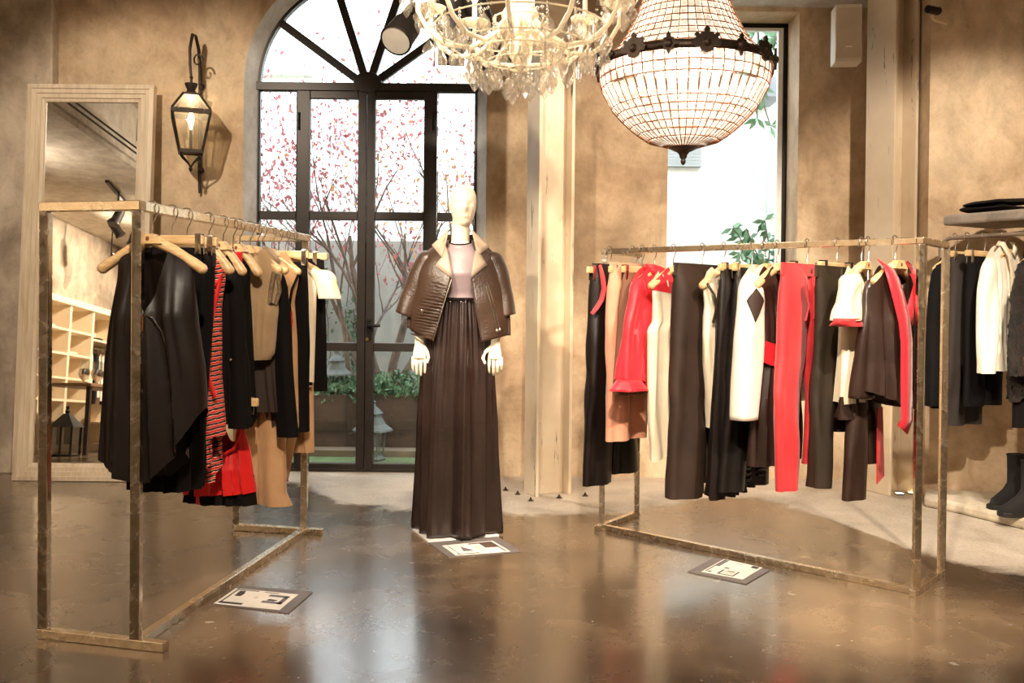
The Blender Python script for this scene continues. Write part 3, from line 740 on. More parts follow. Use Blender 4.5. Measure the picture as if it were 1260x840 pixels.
def legs(w, zt, L, hem_w, depth=.035, skew=0.0, gap=.012, amp=.006, ph=0.0, knee=None, b=None, crotch=.26, lens=(0, 0)):
    b = b or B(); n, m_ = 26, 40
    for s_ in (-1, 1):
        LL = L + (lens[0] if s_ < 0 else lens[1])
        def fn(i, j, s_=s_):
            a = 2 * PI * i; z = zt - LL * j; dz = zt - z
            hw = lerp(w / 2, hem_w, min(1, max(0, (dz - crotch) / (LL - crotch)))) if knee is None else (lerp(w / 2, knee, min(1, dz / (LL * .55))) if dz < LL * .55 else lerp(knee, hem_w, (dz - LL * .55) / (LL * .45)))
            sep = gap * min(1, max(0, (dz - crotch) / .15)) if dz > crotch else -.012 * (1 - dz / crotch)
            cx = s_ * (hw + sep) + skew * dz
            d = lerp(.016, depth, min(1, dz / .12))
            crease = .35 * d * math.exp(-((math.cos(a)) / .16) ** 2) * (1 if math.sin(a) < 0 else .4) * min(1, dz / .2)
            wv = 1.3 * amp * min(1, .2 + dz) * (math.sin(3 * a + ph + 5 * j) + .6 * math.sin(9 * z + 2 * a + ph + s_) + .5 * math.sin(23 * z + 3 * a + ph) * math.exp(-((j - .5) / .3) ** 2) + .5 * math.sin(5 * a + 4 * j))
            x = cx + (hw + wv * .5) * math.cos(a) * (abs(math.cos(a)) ** -.25 if abs(math.cos(a)) > .05 else 1) * .98
            return (x, (d + wv) * math.sin(a) - crease, z)
        b.grid(fn, n, m_, True)
    return b
def waistband(w, zt, h, depth=.018):
    b = B()
    b.grid(lambda i, j: (w * 1.015 * math.cos(2 * PI * i) * (abs(math.cos(2 * PI * i)) ** -.2 if abs(math.cos(2 * PI * i)) > .03 else 1) * .98, (depth + .003) * math.sin(2 * PI * i) - 0, zt + .003 - h * j), 40, 3, True)
    return b
def place(root_name, label, cat, loc, rz, group=None): return thing(root_name, label, cat, loc, rz, group)
# ------------------------------------------------------------------ clothes on the right rack
class G:
    """one place on a rail: converts photo measurements to the garment's own frame"""
    def __init__(s, rail, px, rz): s.loc = along(rail[0], rail[1], px); s.rz = rz
    def xz(s, px, py):
        n = Vector((-math.sin(s.rz), math.cos(s.rz), 0)); d = ray(px, py)
        P = CAM + d * ((s.loc - CAM).dot(n) / d.dot(n)) - s.loc
        return P.x * math.cos(s.rz) + P.y * math.sin(s.rz), P.z
    def x(s, px, py): return s.xz(px, py)[0]
    def z(s, py, px=None):
        return s.xz(px if px is not None else proj(s.loc)[0], py)[1]
dR = (RA - RC).normalized(); RZR = math.atan2(dR.x, -dR.y)
GR = 'clothes on the right rack'; HGR = 'hangers on the right rack'
def trousers(g, label, mat, ytop, yhem, xt, xl, xr, depth=.034, knee=None, gap=.012, band=None, amp=.006, ph=0., crotch=.26, wmin=.16, lens=(0, 0), group=GR, wt=None):
    zt, zh = g.z(ytop), g.z(yhem); w_ = wt or max(wmin, -g.x(xt, ytop)); a, b_ = g.x(xl, yhem), g.x(xr, yhem)
    hw = max(.04, (b_ - a) / 4 - gap / 2); sk = ((a + b_) / 2) / (zt - zh)
    t = thing('trousers', label, 'trousers', g.loc, g.rz, group)
    legs(w_, zt, zt - zh, hw, depth, sk, gap, amp, ph, knee, None, crotch, lens).obj('legs', mat, t, smooth=70)
    if band: 
        waistband(w_, zt, band).obj('waistband', mat, t, smooth=60)
        f = B(); f.tube([(.004, -.024, zt - band), (.006, -.034, zt - .17), (0, -.036, zt - .24)], .003, 6); f.obj('fly_seam', mat, t)
        b2 = B(); b2.lathe([(0, .0), (.008, 0), (.008, .003), (0, .003)], 10); o = b2.obj('button', 'zip_metal', t); o.matrix_parent_inverse = Matrix.Translation((0, -.022, zt - band / 2)) @ Matrix.Rotation(PI / 2, 4, 'X')
    return t, w_, zt, zh
# 1 black satin trousers with a red pocket piping
g = G(RR, 750, RZR)
clip_hanger(g.loc, g.rz, 'wooden clip hanger holding the wide black trousers with red pocket piping', half=.19, group=HGR)
t, w_, zt, zh = trousers(g, 'wide black satin trousers with a red pocket piping', 'satin_black', 325, 591, 731, 719, 781, .045, gap=.014, amp=.008, lens=(0, -.03))
p = B(); p.tube([(-.125, -.030, zt - .01), (-.128, -.050, zt - .07), (-.130, -.062, zt - .13), (-.150, -.060, zt - .19), (-.178, -.046, zt - .235), (-.192, -.030, zt - .26)], [.010, .015, .016, .016, .015, .010], 8, flat=.6)
p.obj('piping', 'cotton_red', t, smooth=60, label='red pocket piping')
# 2 peach cropped trousers
g = G(RR, 778, RZR)
clip_hanger(g.loc, g.rz, 'wooden clip hanger holding the peach trousers', half=.20, group=HGR)
trousers(g, 'cropped peach cotton trousers with a pressed crease', 'cotton_peach', 325, 538, 750, 748, 792, .04, band=.045, gap=.006, crotch=.3)
# brown skirt behind the red blouse
g = G(RR, 790, RZR)
clip_hanger(g.loc, g.rz, 'wooden clip hanger holding the plain brown skirt behind the red blouse', group=HGR)
sk = thing('skirt', 'plain brown flared skirt half hidden behind the red blouse', 'skirt', g.loc, g.rz, GR)
torso([(-.12, .16, .16), (-.3, .2, .2), (-.82, .25, .28)], -.12, .0, lambda u: g.z(482) - .05 * u * (u > 0), None, .05, .012, 3, .4).obj('panel', M('skirt_brown', (120, 78, 54), .7), sk, smooth=70)
# 3 red blouse
g = G(RR, 805, RZR)
wood_hanger(g.loc, g.rz, 'wooden shoulder hanger inside the red silk blouse', half=.15, drop=.07, group=HGR)
bl_ = thing('blouse', 'loose red silk blouse with long sleeves and a gathered hem', 'blouse', g.loc, g.rz, GR)
hz = g.z(468)
torso([(-.1, .17, .17), (-.2, .215, .215), (-.4, .23, .23), (-.62, .25, .25)], -.085, .085, lambda u: hz + .03 * math.sin(5 * u), (.06, .05), .06, .014, 3.4, .9).obj('body', 'silk_red', bl_, smooth=70)
for s_ in (-1, 1):
    sl_ = limb((s_ * .15, -.01, -.14), (s_ * .23, -.03, -.42), (s_ * .26, -.03, hz + .02), .055, .062, .075, .6, amp=.009, ph=s_); o = sl_.obj('sleeve', 'silk_red', bl_, smooth=70, solid=.002)
    rf = B(); rf.grid(lambda i, j, s_=s_: (s_ * .26 + (.07 + .035 * j + .012 * math.sin(2 * PI * 5 * i) * j) * math.cos(2 * PI * i), -.03 + (.05 + .03 * j + .012 * math.sin(2 * PI * 5 * i + 1) * j) * math.sin(2 * PI * i), hz + .025 - .055 * j), 40, 5, True); rf.obj('cuff_ruffle', 'silk_red', bl_, smooth=70, solid=.002)
cl = B(); cl.grid(lambda i, j: ((.075 - .01 * j) * math.cos(2 * PI * i), -.005 + .035 * math.sin(2 * PI * i) - .01 * j, -.085 - .012 * math.sin(2 * PI * i + 1.57) - .045 * j + .0), 28, 4, True); cl.obj('collar', 'silk_red', bl_, smooth=60, solid=.003)
# 4 cream and red sleeveless dress
g = G(RR, 828.5, RZR)
wood_hanger(g.loc, g.rz, 'wooden shoulder hanger inside the cream and red sleeveless dress', group=HGR)
dr = thing('dress', 'sleeveless cream dress with a red yoke and red hem panel', 'dress', g.loc, g.rz, GR)
hz = g.z(546)
torso([(-.10, .18, .18), (-.17, .195, .195), (-.26, .175, .175), (-.36, .165, .165), (-.40, .215, .215), (-.8, .20, .20), (hz, .17, .19)], -.095, .085, lambda u: hz + .07 * u, (.07, .09), .05, .010, 2.5, .2).obj('body', 'cream', dr, smooth=70)
y_ = torso([(-.10, .184, .184), (-.17, .199, .199), (-.27, .178, .178)], -.09, .082, lambda u: -.235 + .03 * abs(u), (.07, .09), .054, .004, 2.5, .2, nt=14); y_.obj('yoke', 'silk_red', dr, smooth=70, label='red shoulder yoke')
r_ = B(); r_.box((.0, -.075, g.z(505)), (.06, -.068, g.z(470))); r_.obj('hem_panel', 'bright_red', dr)
pp = B(); pp.lathe([(0, 0), (.035, 0), (.04, .004), (.03, .008), (0, .008)], 18); o = pp.obj('brooch', M('teal_print', (70, 160, 150), .5, 0, (230, 230, 226), 60), dr); o.matrix_parent_inverse = Matrix.Translation((.05, -.035, -.15)) @ Matrix.Rotation(PI / 2, 4, 'X')
# 5 wide dark brown trousers
g = G(RR, 864, RZR)
clip_hanger(g.loc, g.rz, 'wooden clip hanger holding the wide dark brown trousers', half=.20, group=HGR)
t, w_, zt, zh = trousers(g, 'wide pleated dark brown trousers reaching almost to the floor', 'cotton_brown', 326, 604, 829, 826, 896, .055, band=.06, gap=.004, crotch=.34, amp=.009, ph=2., lens=(0, -.04))
for s_ in (-1, 1): B().tube([(s_ * .09, -.030, zt - .07), (s_ * .085, -.052, zt - .16), (s_ * .08, -.058, zt - .26)], .005, 6).obj('pleat', 'cotton_brown', t, smooth=60)
# 6 cream sleeveless top
g = G(RR, 890.5, RZR)
wood_hanger(g.loc, g.rz, 'wooden shoulder hanger inside the cream sleeveless tunic', group=HGR)
tp = thing('tunic', 'cream sleeveless tunic with gathered armholes and dark shoulder edge', 'tunic', g.loc, g.rz, GR); hz = g.z(517)
torso([(-.1, .19, .19), (-.17, .20, .20), (-.28, .16, .16), (-.42, .17, .17), (-.6, .15, .17), (hz, .10, .2)], -.095, .085, lambda u: hz + .03 * u, (.07, .10), .05, .014, 4.5, 1.4).obj('body', 'cream', tp, smooth=70)
B().tube([(-.19, -.02, -.175), (-.175, -.05, -.23), (-.16, -.055, -.29), (-.165, -.04, -.36)], .006, 6).obj('armhole_edge', 'satin_brown', tp, smooth=60)
# 7 black satin skirt with gathered waist
g = G(RR, 911, RZR)
clip_hanger(g.loc, g.rz, 'wooden clip hanger holding the black skirt with a tied waist', half=.20, group=HGR)
s7 = thing('skirt', 'long black satin skirt with a bunched and tied waist', 'skirt', g.loc, g.rz, GR); hz = g.z(597)
torso([(-.11, .18, .18), (-.3, .20, .2), (-.7, .23, .23), (hz, .26, .26)], -.11, 0, lambda u: hz + .03 * u, None, .05, .016, 5, .3).obj('panel', 'satin_black', s7, smooth=70)
bow = B()
for a0 in (-.5, .1, .6): bow.tube([(a0 * .2, -.035, -.13), (a0 * .2 + .03, -.06, -.16), (a0 * .2 + .07, -.055, -.20), (a0 * .2 + .1, -.04, -.17)], [.010, .016, .014, .008], 8)
bow.obj('waist_tie', 'satin_brown', s7, smooth=60)
# leather trousers with ribbed knees behind the cream jacket
g = G(RR, 925, RZR)
clip_hanger(g.loc, g.rz, 'wooden clip hanger holding the black leather trousers behind the cream jacket', group=HGR)
t, w_, zt, zh = trousers(g, 'black leather trousers with ribbed shiny panels near the hems', 'leather_black', 330, 595, 905, 888, 940, .04, gap=.02, amp=.006, ph=1.)
for s_ in (-1, 1):
    for k in range(6):
        cx = s_ * .085 - .03; B().tube([(cx - .05, -.040, zh + .05 + k * .026), (cx, -.056, zh + .045 + k * .026), (cx + .05, -.040, zh + .05 + k * .026)], .008, 6).obj('rib', 'leather_black', t, smooth=60)
# 8 cream jacket with a brown patch
g = G(RR, 940, RZR)
wood_hanger(g.loc, g.rz, 'wooden shoulder hanger inside the cream jacket with a brown patch', half=.15, drop=.07, group=HGR)
j8 = thing('jacket', 'cream wool jacket with a brown diamond shoulder patch and long sleeve', 'jacket', g.loc, g.rz, GR); hz = g.z(482)
torso([(-.1, .19, .19), (-.2, .225, .225), (-.5, .23, .23), (hz, .245, .245)], -.085, .10, lambda u: hz, (.06, .10), .06, .005, 2, .5).obj('body', 'cream_white', j8, smooth=70)
for s_ in (-1, 1):
    limb((s_ * .15, -.015, -.125), (s_ * .24, -.055, -.42), (s_ * .27, -.05, g.z(508) if s_ < 0 else g.z(495)), .07, .085, .07, .75, amp=.003, ph=s_).obj('sleeve', 'cream_white', j8, smooth=70, solid=.003)
def on_sleeve(deg, z):
    t_ = (z + .125) / (g.z(508) + .125); cx = -(.15 * (1 - t_) ** 2 + .48 * t_ * (1 - t_) + .27 * t_ * t_); cy = -(.015 * (1 - t_) ** 2 + .11 * t_ * (1 - t_) + .05 * t_ * t_)
    r_ = lerp(.07, .085, t_ * 2) * math.sqrt(1 - (1 - min(1, t_ / .16)) ** 2) + .009; a_ = math.radians(deg); return (cx + r_ * math.cos(a_), cy + r_ * .8 * math.sin(a_), z)
pt = B(); pt.grid(lambda i, j: on_sleeve(lerp(232 - (2 * min(j / .35, (1 - j) / .65) if True else 0) * 17, 232 + 2 * min(j / .35, (1 - j) / .65) * 17, i), lerp(-.20, -.35, j)), 7, 9); pt.obj('shoulder_patch', 'cotton_brown', j8, solid=.006, smooth=60, label='brown diamond patch')
B().tube([(.02, -.078, hz + .32), (.02, -.08, hz)], .003, 6).obj('front_seam', 'cream', j8); B().box((.01, -.085, g.z(435) - .006), (.09, -.07, g.z(435) + .006)).obj('pocket_slit', 'wool_black', j8)
# 9 brown satin top with a red sash
g = G(RR, 956, RZR)
wood_hanger(g.loc, g.rz, 'wooden shoulder hanger inside the brown dress with a red sash', group=HGR)
d9 = thing('dress', 'sleeveless dark brown satin dress tied with a wide red sash', 'dress', g.loc, g.rz, GR); hz = g.z(563)
torso([(-.1, .185, .185), (-.17, .195, .195), (-.27, .17, .17), (-.46, .18, .18), (-.55, .165, .165), (-.75, .215, .215), (hz, .235, .235)], -.095, .085, lambda u: hz + .012 * math.cos(4 * u), (.07, .11), .06, .014, 4, .8).obj('body', 'satin_brown', d9, smooth=70)
s_ = B(); s_.grid(lambda i, j: (.195 * math.cos(2 * PI * i), .082 * math.sin(2 * PI * i), -.47 - .10 * j - .04 * math.cos(2 * PI * i) + .004 * math.sin(12 * PI * i)), 44, 6, True); s_.obj('sash', 'silk_red', d9, smooth=60, label='wide red sash')
for k in range(9): B().ball((.05 + .004 * math.sin(k), -.078, -.66 - k * .022), .008, 6, 4).obj('bead', 'satin_black', d9)
# 10 red trousers
g = G(RR, 993, RZR)
clip_hanger(g.loc, g.rz, 'wooden clip hanger with black clips holding the red trousers', half=.185, clips='clip_black', clipx=.135, group=HGR)
t, w_, zt, zh = trousers(g, 'slim coral red trousers with pleats', 'cotton_red', 326, 594, 961, 959, 1005, .034, band=.055, gap=.05, crotch=.42, amp=.006, ph=.5, lens=(0, -.09))
for s_ in (-1, 1): B().tube([(s_ * .085, -.030, zt - .06), (s_ * .08, -.048, zt - .18), (s_ * .10, -.044, zt - .25)], .005, 6).obj('pleat', 'cotton_red', t, smooth=60)
# 11 olive skinny trousers
g = G(RR, 1029.6, RZR)
clip_hanger(g.loc, g.rz, 'wooden clip hanger with black clips holding the slim olive trousers', half=.185, clips='clip_black', clipx=.14, group=HGR)
t, w_, zt, zh = trousers(g, 'slim dark olive trousers with a front zip', 'cotton_olive', 329, 591, 1003, 1001, 1040, .036, band=.05, gap=.03, crotch=.32, knee=.075, amp=.009, ph=3., lens=(0, -.22))
B().box((-.012, -.030, zt - .06), (-.006, -.024, zt - .004)).obj('zip', 'zip_metal', t)
# 12 cream blouse with red cuffs
g = G(RR, 1060, RZR)
wood_hanger(g.loc, g.rz, 'wooden shoulder hanger inside the cream blouse with red cuffs', half=.15, drop=.07, group=HGR)
b12 = thing('blouse', 'cream blouse with short red-edged sleeves and a gathered neck', 'blouse', g.loc, g.rz, GR); hz = g.z(487)
torso([(-.1, .18, .18), (-.2, .20, .20), (-.32, .17, .17), (hz, .20, .2)], -.10, .085, lambda u: hz + .02 * u, (.085, .085), .05, .012, 5, .1).obj('body', 'cream', b12, smooth=70)
for s_ in (-1, 1):
    limb((s_ * .15, -.01, -.14), (s_ * .20, -.03, -.24), (s_ * .245, -.035, -.335), .06, .068, .072, .7, amp=.006, ph=s_).obj('sleeve', 'cream', b12, smooth=70, solid=.003)
    limb((s_ * .243, -.035, -.325), (s_ * .245, -.036, -.34), (s_ * .246, -.037, -.358), .074, .076, .076, .72, amp=.006, ph=s_, m_=4).obj('cuff', 'cotton_red', b12, smooth=70, solid=.003, label='red sleeve edge')
ru = B()
for k in range(8): ru.tube([(-.06 + k * .016, -.045, -.17), (-.055 + k * .014, -.058, -.22), (-.06 + k * .016, -.055, -.30)], [.004, .008, .003], 6)
ru.obj('gathers', 'cream', b12, smooth=60); torso([(hz + .02, .204, .204), (hz - .08, .206, .206)], hz + .012, 0, lambda u: hz - .065 + .02 * u, None, .058, .006, 5, .1, nt=6).obj('hem_band', 'satin_brown', b12, smooth=70)
# brown and red trousers on a lower clip hanger under the blouse
g2 = G(RR, 1068, RZR)
clip_hanger(g2.loc, g2.rz, 'wooden clip hanger on a long hook holding brown trousers with a red stripe', half=.13, stem=-g2.z(468), clipx=.09, group=HGR)
t = thing('trousers', 'dark brown trousers with a broad red side stripe hung low', 'trousers', g2.loc, g2.rz, GR); zt, zh = g2.z(480), g2.z(606)
legs(.165, zt, zt - zh, .085, .035, -.05, .012, .006, .6, None, None, .12, (0, -.13)).obj('legs', 'satin_brown', t, smooth=70)
B().add([(.0, -.050, g2.z(500)), (.06, -.050, g2.z(500)), (.085, -.052, g2.z(585)), (.0, -.052, g2.z(592))], [(0, 1, 2, 3)]).obj('stripe', 'bright_red', t, solid=.004, label='red side stripe')
# 13 brown kimono jacket with red lapels
RZ13 = RZR - math.radians(10); g = G(RR, 1101, RZ13)
wood_hanger(g.loc, g.rz, 'wooden shoulder hanger inside the brown kimono jacket at the rack end', half=.15, drop=.07, group=HGR)
k13 = thing('kimono_jacket', 'dark brown satin kimono jacket with crossed red lapels at the rack end', 'jacket', g.loc, g.rz, GR); hz = g.z(498)
torso([(-.1, .175, .17), (-.2, .20, .18), (-.5, .205, .19), (hz, .22, .2)], -.10, .10, lambda u: hz + .07 * max(0, -u) - .03 * max(0, u), (.07, .20), .055, .012, 3.2, .6).obj('body', 'satin_brown', k13, smooth=70)
for s_ in (-1, 1):
    limb((s_ * .13, .02, -.15), (s_ * .17, .03, -.40), (s_ * .18, .03, g.z(487) if s_ < 0 else g.z(470)), .05, .06, .07, .5, amp=.004, ph=s_ * 2).obj('sleeve', 'satin_brown', k13, smooth=70, solid=.003)
def band(pts, w_, name, mat, par, solid=.006):
    b = B(); pts = [Vector(p) for p in pts]
    for i in range(len(pts)):
        a = pts[max(0, i - 1)]; c = pts[min(len(pts) - 1, i + 1)]; d = (c - a).normalized(); sd = d.cross(Vector((0, 1, 0))).normalized() * (w_ / 2)
        b.v += [pts[i] - sd, pts[i] + sd]
        if i: k = 2 * i; b.f.append((k - 2, k - 1, k + 1, k))
    return b.obj(name, mat, par, solid=solid, smooth=50)
band([(-.085, .01, -.095), (-.095, -.03, -.115), (-.10, -.055, -.17), (-.085, -.072, -.25), (-.06, -.08, -.33), (-.05, -.086, -.42), (-.05, -.088, -.6), (-.045, -.09, -.74), (-.07, -.085, g.z(524))], .085, 'lapel', 'silk_red', k13)['label'] = 'long red lapel band'
band([(.09, .01, -.10), (.12, -.03, -.14), (.095, -.055, -.20), (.03, -.07, -.27), (-.02, -.076, -.33)], .078, 'lapel', 'silk_red', k13)
# ------------------------------------------------------------------ clothes on the left rack
dL = (LC - LA).normalized(); RZL = math.atan2(-dL.x, dL.y)
GL = 'clothes on the left rack'; HGL = 'hangers on the left rack'
# 1 black satin sleeveless top
g = G(RL, 187.5, RZL)
wood_hanger(g.loc, g.rz, 'wooden shoulder hanger with bare tips inside the black satin top', half=.185, stem=.095, drop=.10, group=HGL)
t = thing('sleeveless_top', 'black satin sleeveless top with an open drawstring neck and curved hem', 'top', g.loc, g.rz, GL)
def hemL(u): return -.955 + .02 * abs(u) + (.24 * max(0, u - .25) / .75 if u > .25 else .07 * max(0, -u - .2))
torso([(-.13, .125, .155), (-.25, .13, .16), (-.4, .155, .175), (-.55, .175, .20), (-.8, .19, .215), (-1., .205, .22)], -.13, .075, hemL, (.075, .25), .075, .011, 2.6, 2.3, dip_b=.12).obj('body', 'satin_black', t, smooth=75)
B().tube([(-.07, -.05, -.41), (-.02, -.075, -.385), (.012, -.082, -.37), (.05, -.08, -.385), (.075, -.07, -.43), (.095, -.06, -.50)], .003, 6).obj('drawstring', 'satin_brown', t, smooth=60)
B().box((.008, -.092, -.43), (.020, -.084, -.375)).obj('toggle', M('copper', (190, 130, 96), .3, 1.0), t, bevel=.002)
# 2, 3 black skirts on clip hangers
g = G(RL, 211, RZL)
clip_hanger(g.loc, g.rz, 'wooden clip hanger holding the long black skirt behind the satin top', half=.125, clipx=.11, group=HGL)
t = thing('skirt', 'long straight black skirt behind the satin top', 'skirt', g.loc, g.rz, GL)
torso([(-.13, .13, .12), (-.4, .16, .11), (-1.12, .17, .07)], -.13, 0, g.z(603), None, .04, .008, 3, .2).obj('panel', 'wool_black', t, smooth=70)
g = G(RL, 229.5, RZL)
clip_hanger(g.loc, g.rz, 'wooden clip hanger holding the black pleated skirt', half=.125, clipx=.10, group=HGL)
t = thing('skirt', 'black pleated skirt with an elastic waistband', 'skirt', g.loc, g.rz, GL)
torso([(-.15, .15, .115), (-.4, .16, .11), (-.7, .17, .085), (-1.1, .18, .065)], -.15, 0, g.z(600), None, .045, .011, 9, .2, nu=91).obj('pleated_panel', 'wool_black', t, smooth=70)
wb_ = B(); wb_.grid(lambda i, j: (-.018 + (.135 + .002 * math.cos(60 * PI * i)) * math.cos(2 * PI * i), (.032 + .002 * math.cos(60 * PI * i)) * math.sin(2 * PI * i), -.145 - .05 * j), 120, 4, True); wb_.obj('waistband', 'satin_black', t, smooth=60)
B().box((.0, -.062, g.z(560)), (.03, -.056, g.z(515))).obj('hem_panel', 'bright_red', t)
# black sequin skirt with red hem piece
# 4 striped tweed dress
g = G(RL, 256, RZL)
wood_hanger(g.loc, g.rz, 'wooden shoulder hanger inside the red striped tweed dress', half=.09, drop=.10, group=HGL)
t = thing('dress', 'red, black and white striped tweed dress with slanted hem', 'dress', g.loc, g.rz, GL)
def hemS(u): return g.z(596) if u < .2 else lerp(g.z(596), g.z(535), min(1, (u - .2) / .5))
torso([(-.13, .08, .07), (-.24, .085, .075), (-.36, .08, .055), (-.62, .085, .055), (-.8, .09, .075), (-1.1, .10, .085)], -.12, .085, hemS, (.04, .10), .055, .010, 3, 1.2).obj('body', 'striped_tweed', t, smooth=70)
B().tube([(.07, -.035, -.235), (.05, -.05, -.36), (.03, -.06, -.52), (.035, -.062, -.62), (.062, -.055, -.70)], .008, 8).obj('piping', 'bright_red', t, smooth=60, label='red piping down the edge')
B().tube([(.075, -.03, -.22), (.05, -.045, -.27), (.02, -.05, -.22)], .006, 6).obj('armhole_edge', 'bright_red', t, smooth=60)
# 5 black jacket
g = G(RL, 274, RZL)
wood_hanger(g.loc, g.rz, 'wooden shoulder hanger with one pale tip inside the long black jacket', half=.085, drop=.10, group=HGL)
t = thing('jacket', 'long plain black jacket with a small metal pin', 'jacket', g.loc, g.rz, GL)
torso([(-.13, .08, .06), (-.3, .09, .075), (-.6, .1, .12), (-.9, .11, .135)], -.10, .085, lambda u: g.z(520) - .05 * (u < 0), (.035, .12), .05, .010, 2.4, .4).obj('body', 'wool_black', t, smooth=70)
limb((.04, -.0, -.17), (.06, -.02, -.45), (.09, -.025, g.z(525)), .04, .045, .045, .7, amp=.003).obj('sleeve', 'wool_black', t, smooth=70)
B().ball((.07, -.07, -.56), .006, 8, 5).obj('pin', 'chrome', t)
# red halter dress hung low on a clip hanger
g2 = G(RL, 286, RZL)
clip_hanger(g2.loc, g2.rz, 'wooden clip hanger on a long hook holding the bright red halter dress', half=.12, stem=-g2.z(489), clipx=.085, group=HGL)
t = thing('dress', 'short bright red halter dress with a black underskirt', 'dress', g2.loc, g2.rz, GL)
def shR(z): return interp([(-.0, .10, .055), (.08, .09, .06), (.20, .14, .10), (.35, .20, .105), (.43, .215, .115)], g2.z(505) - z)
z5, z6 = g2.z(505), g2.z(606)
torso([(z5, .12, .085), (z5 - .08, .105, .06), (z5 - .16, .12, .085), (z5 - .26, .18, .10), (z6, .215, .118)], z5, .01, lambda u: z6 + .01 * u, (.075, .17), .06, .010, 2.6, .9, dip_b=.8).obj('body', 'bright_red', t, smooth=70)
torso([(z6 + .1, .19, .10), (z6 - .05, .215, .12)], z6 + .08, 0, z6 - .045, None, .05, .008, 3, .3, nt=8).obj('underskirt', 'wool_black', t, smooth=70)
B().tube([(.07, -.045, z5 - .01), (.062, -.055, z5 - .09), (.04, -.06, z5 - .15), (0, -.066, z5 - .175), (-.04, -.06, z5 - .15), (-.062, -.055, z5 - .09), (-.07, -.045, z5 - .01)], .007, 8).obj('neck_binding', 'bright_red', t, smooth=60)
B().box((-.13, -.05, z6 - .045), (-.09, -.046, z6 + .005)).obj('hem_tab', 'cotton_red', t)
# 6 black garment with a red collar
g = G(RL, 294.5, RZL)
wood_hanger(g.loc, g.rz, 'wooden shoulder hanger with a long bare tip inside the black coat with red collar', half=.085, drop=.10, group=HGL)
t = thing('coat', 'black coat with a small red collar patch', 'coat', g.loc, g.rz, GL)
torso([(-.13, .08, .045), (-.3, .09, .05), (-.9, .1, .09)], -.105, .07, g.z(515), (.03, .12), .05, .010, 2.4, 1.4).obj('body', 'wool_black', t, smooth=70)
B().box((.0, -.04, -.17), (.03, -.03, -.115)).obj('collar_patch', 'bright_red', t, bevel=.004)
# 7 beige knit
g = G(RL, 307.5, RZL)
wood_hanger(g.loc, g.rz, 'wooden shoulder hanger inside the beige knitted top', half=.13, drop=.085, group=HGL)
t = thing('knit_top', 'beige knitted top with ribbed armholes', 'top', g.loc, g.rz, GL); hz = g.z(442)
torso([(-.10, .12, .13), (-.21, .13, .15), (-.30, .12, .13), (-.36, .12, .135), (-.55, .12, .12), (hz, .11, .10)], -.095, .10, lambda u: hz + .04 * (u < 0), (.06, .05), .062, .006, 2.2, .4).obj('body', 'beige_knit', t, smooth=70)
arm = B(); arm.tube([(.13, -.045, -.20), (.12, -.05, -.27), (.112, -.045, -.33), (.126, -.02, -.34), (.138, .0, -.28), (.138, -.02, -.21)], .010, 8, closed=True); arm.obj('armhole_rib', M('knit_dark', (130, 108, 82), .9, 0, (96, 78, 58), 90), t, smooth=60)
B().add([(-.03, -.076, -.36), (.05, -.078, -.36), (.055, -.08, -.46), (.02, -.082, -.52), (-.03, -.08, -.47)], [(0, 1, 2, 3, 4)]).obj('patch_pocket', 'beige_knit', t, solid=.005)
# trousers in beige on a lower clip hanger
g2 = G(RL, 322, RZL)
clip_hanger(g2.loc, g2.rz, 'wooden clip hanger on a long hook holding the wide beige trousers', half=.085, stem=-g2.z(455), clips='clip_black', clipx=.03, group=HGL)
t = thing('trousers', 'wide beige cotton trousers hung low with a brown waist', 'trousers', g2.loc, g2.rz, GL); zt, zh = g2.z(470), g2.z(620)
legs(.13, zt, zt - zh, .078, .04, .0, .002, .005, .5, None, None, .5, (0, 0)).obj('legs', 'beige_cotton', t, smooth=70)
torso([(zt, .135, .135), (zt - .2, .14, .145)], zt + .0, 0, lambda u: zt - .16 + .04 * math.sin(9 * u), None, .048, .004, 3, .3, nt=8).obj('waist_panel', 'cotton_brown', t, smooth=70)
# 8 dark brown jacket
g = G(RL, 316, RZL)
wood_hanger(g.loc, g.rz, 'wooden shoulder hanger inside the dark brown jacket', half=.13, drop=.085, group=HGL)
t = thing('jacket', 'dark brown jacket with a grey collar and long sleeve', 'jacket', g.loc, g.rz, GL); hz = g.z(505)
torso([(-.10, .12, .11), (-.25, .13, .13), (-.6, .14, .16), (hz, .15, .19)], -.095, .10, hz, (.05, .08), .05, .008, 2.4, .4).obj('body', 'cotton_brown', t, smooth=70)
limb((.09, -.0, -.17), (.12, -.02, -.48), (.165, -.02, g.z(535)), .04, .05, .05, .7, amp=.004).obj('sleeve', 'wool_black', t, smooth=70)
band([(.04, -.02, -.09), (.08, -.03, -.115), (.11, -.03, -.16)], .035, 'collar', 'taupe', t)
# 9 beige top with black edging
g = G(RL, 334, RZL)
wood_hanger(g.loc, g.rz, 'wooden shoulder hanger inside the beige dress edged in black', half=.125, drop=.085, group=HGL)
t = thing('dress', 'beige sleeveless dress with black edging and red tab', 'dress', g.loc, g.rz, GL); hz = g.z(590)
torso([(-.10, .12, .12), (-.22, .13, .135), (-.32, .12, .115), (-.5, .12, .13), (-.9, .13, .14), (hz, .13, .09)], -.095, .10, hz, (.06, .05), .05, .006, 2.4, .9).obj('body', 'beige_cotton', t, smooth=70)
B().tube([(.14, -.02, -.20), (.118, -.045, -.27), (.11, -.05, -.34), (.12, -.045, -.42)], .006, 8).obj('armhole_edge', 'wool_black', t, smooth=60)
B().box((.11, -.055, -.44), (.125, -.05, -.37)).obj('tab', 'bright_red', t)
torso([(g.z(540), .14, .10), (hz - .01, .14, .09)], g.z(540), 0, hz - .005, None, .052, .006, 2.4, .9, nt=6).obj('hem_border', 'striped_tweed', t, smooth=70)
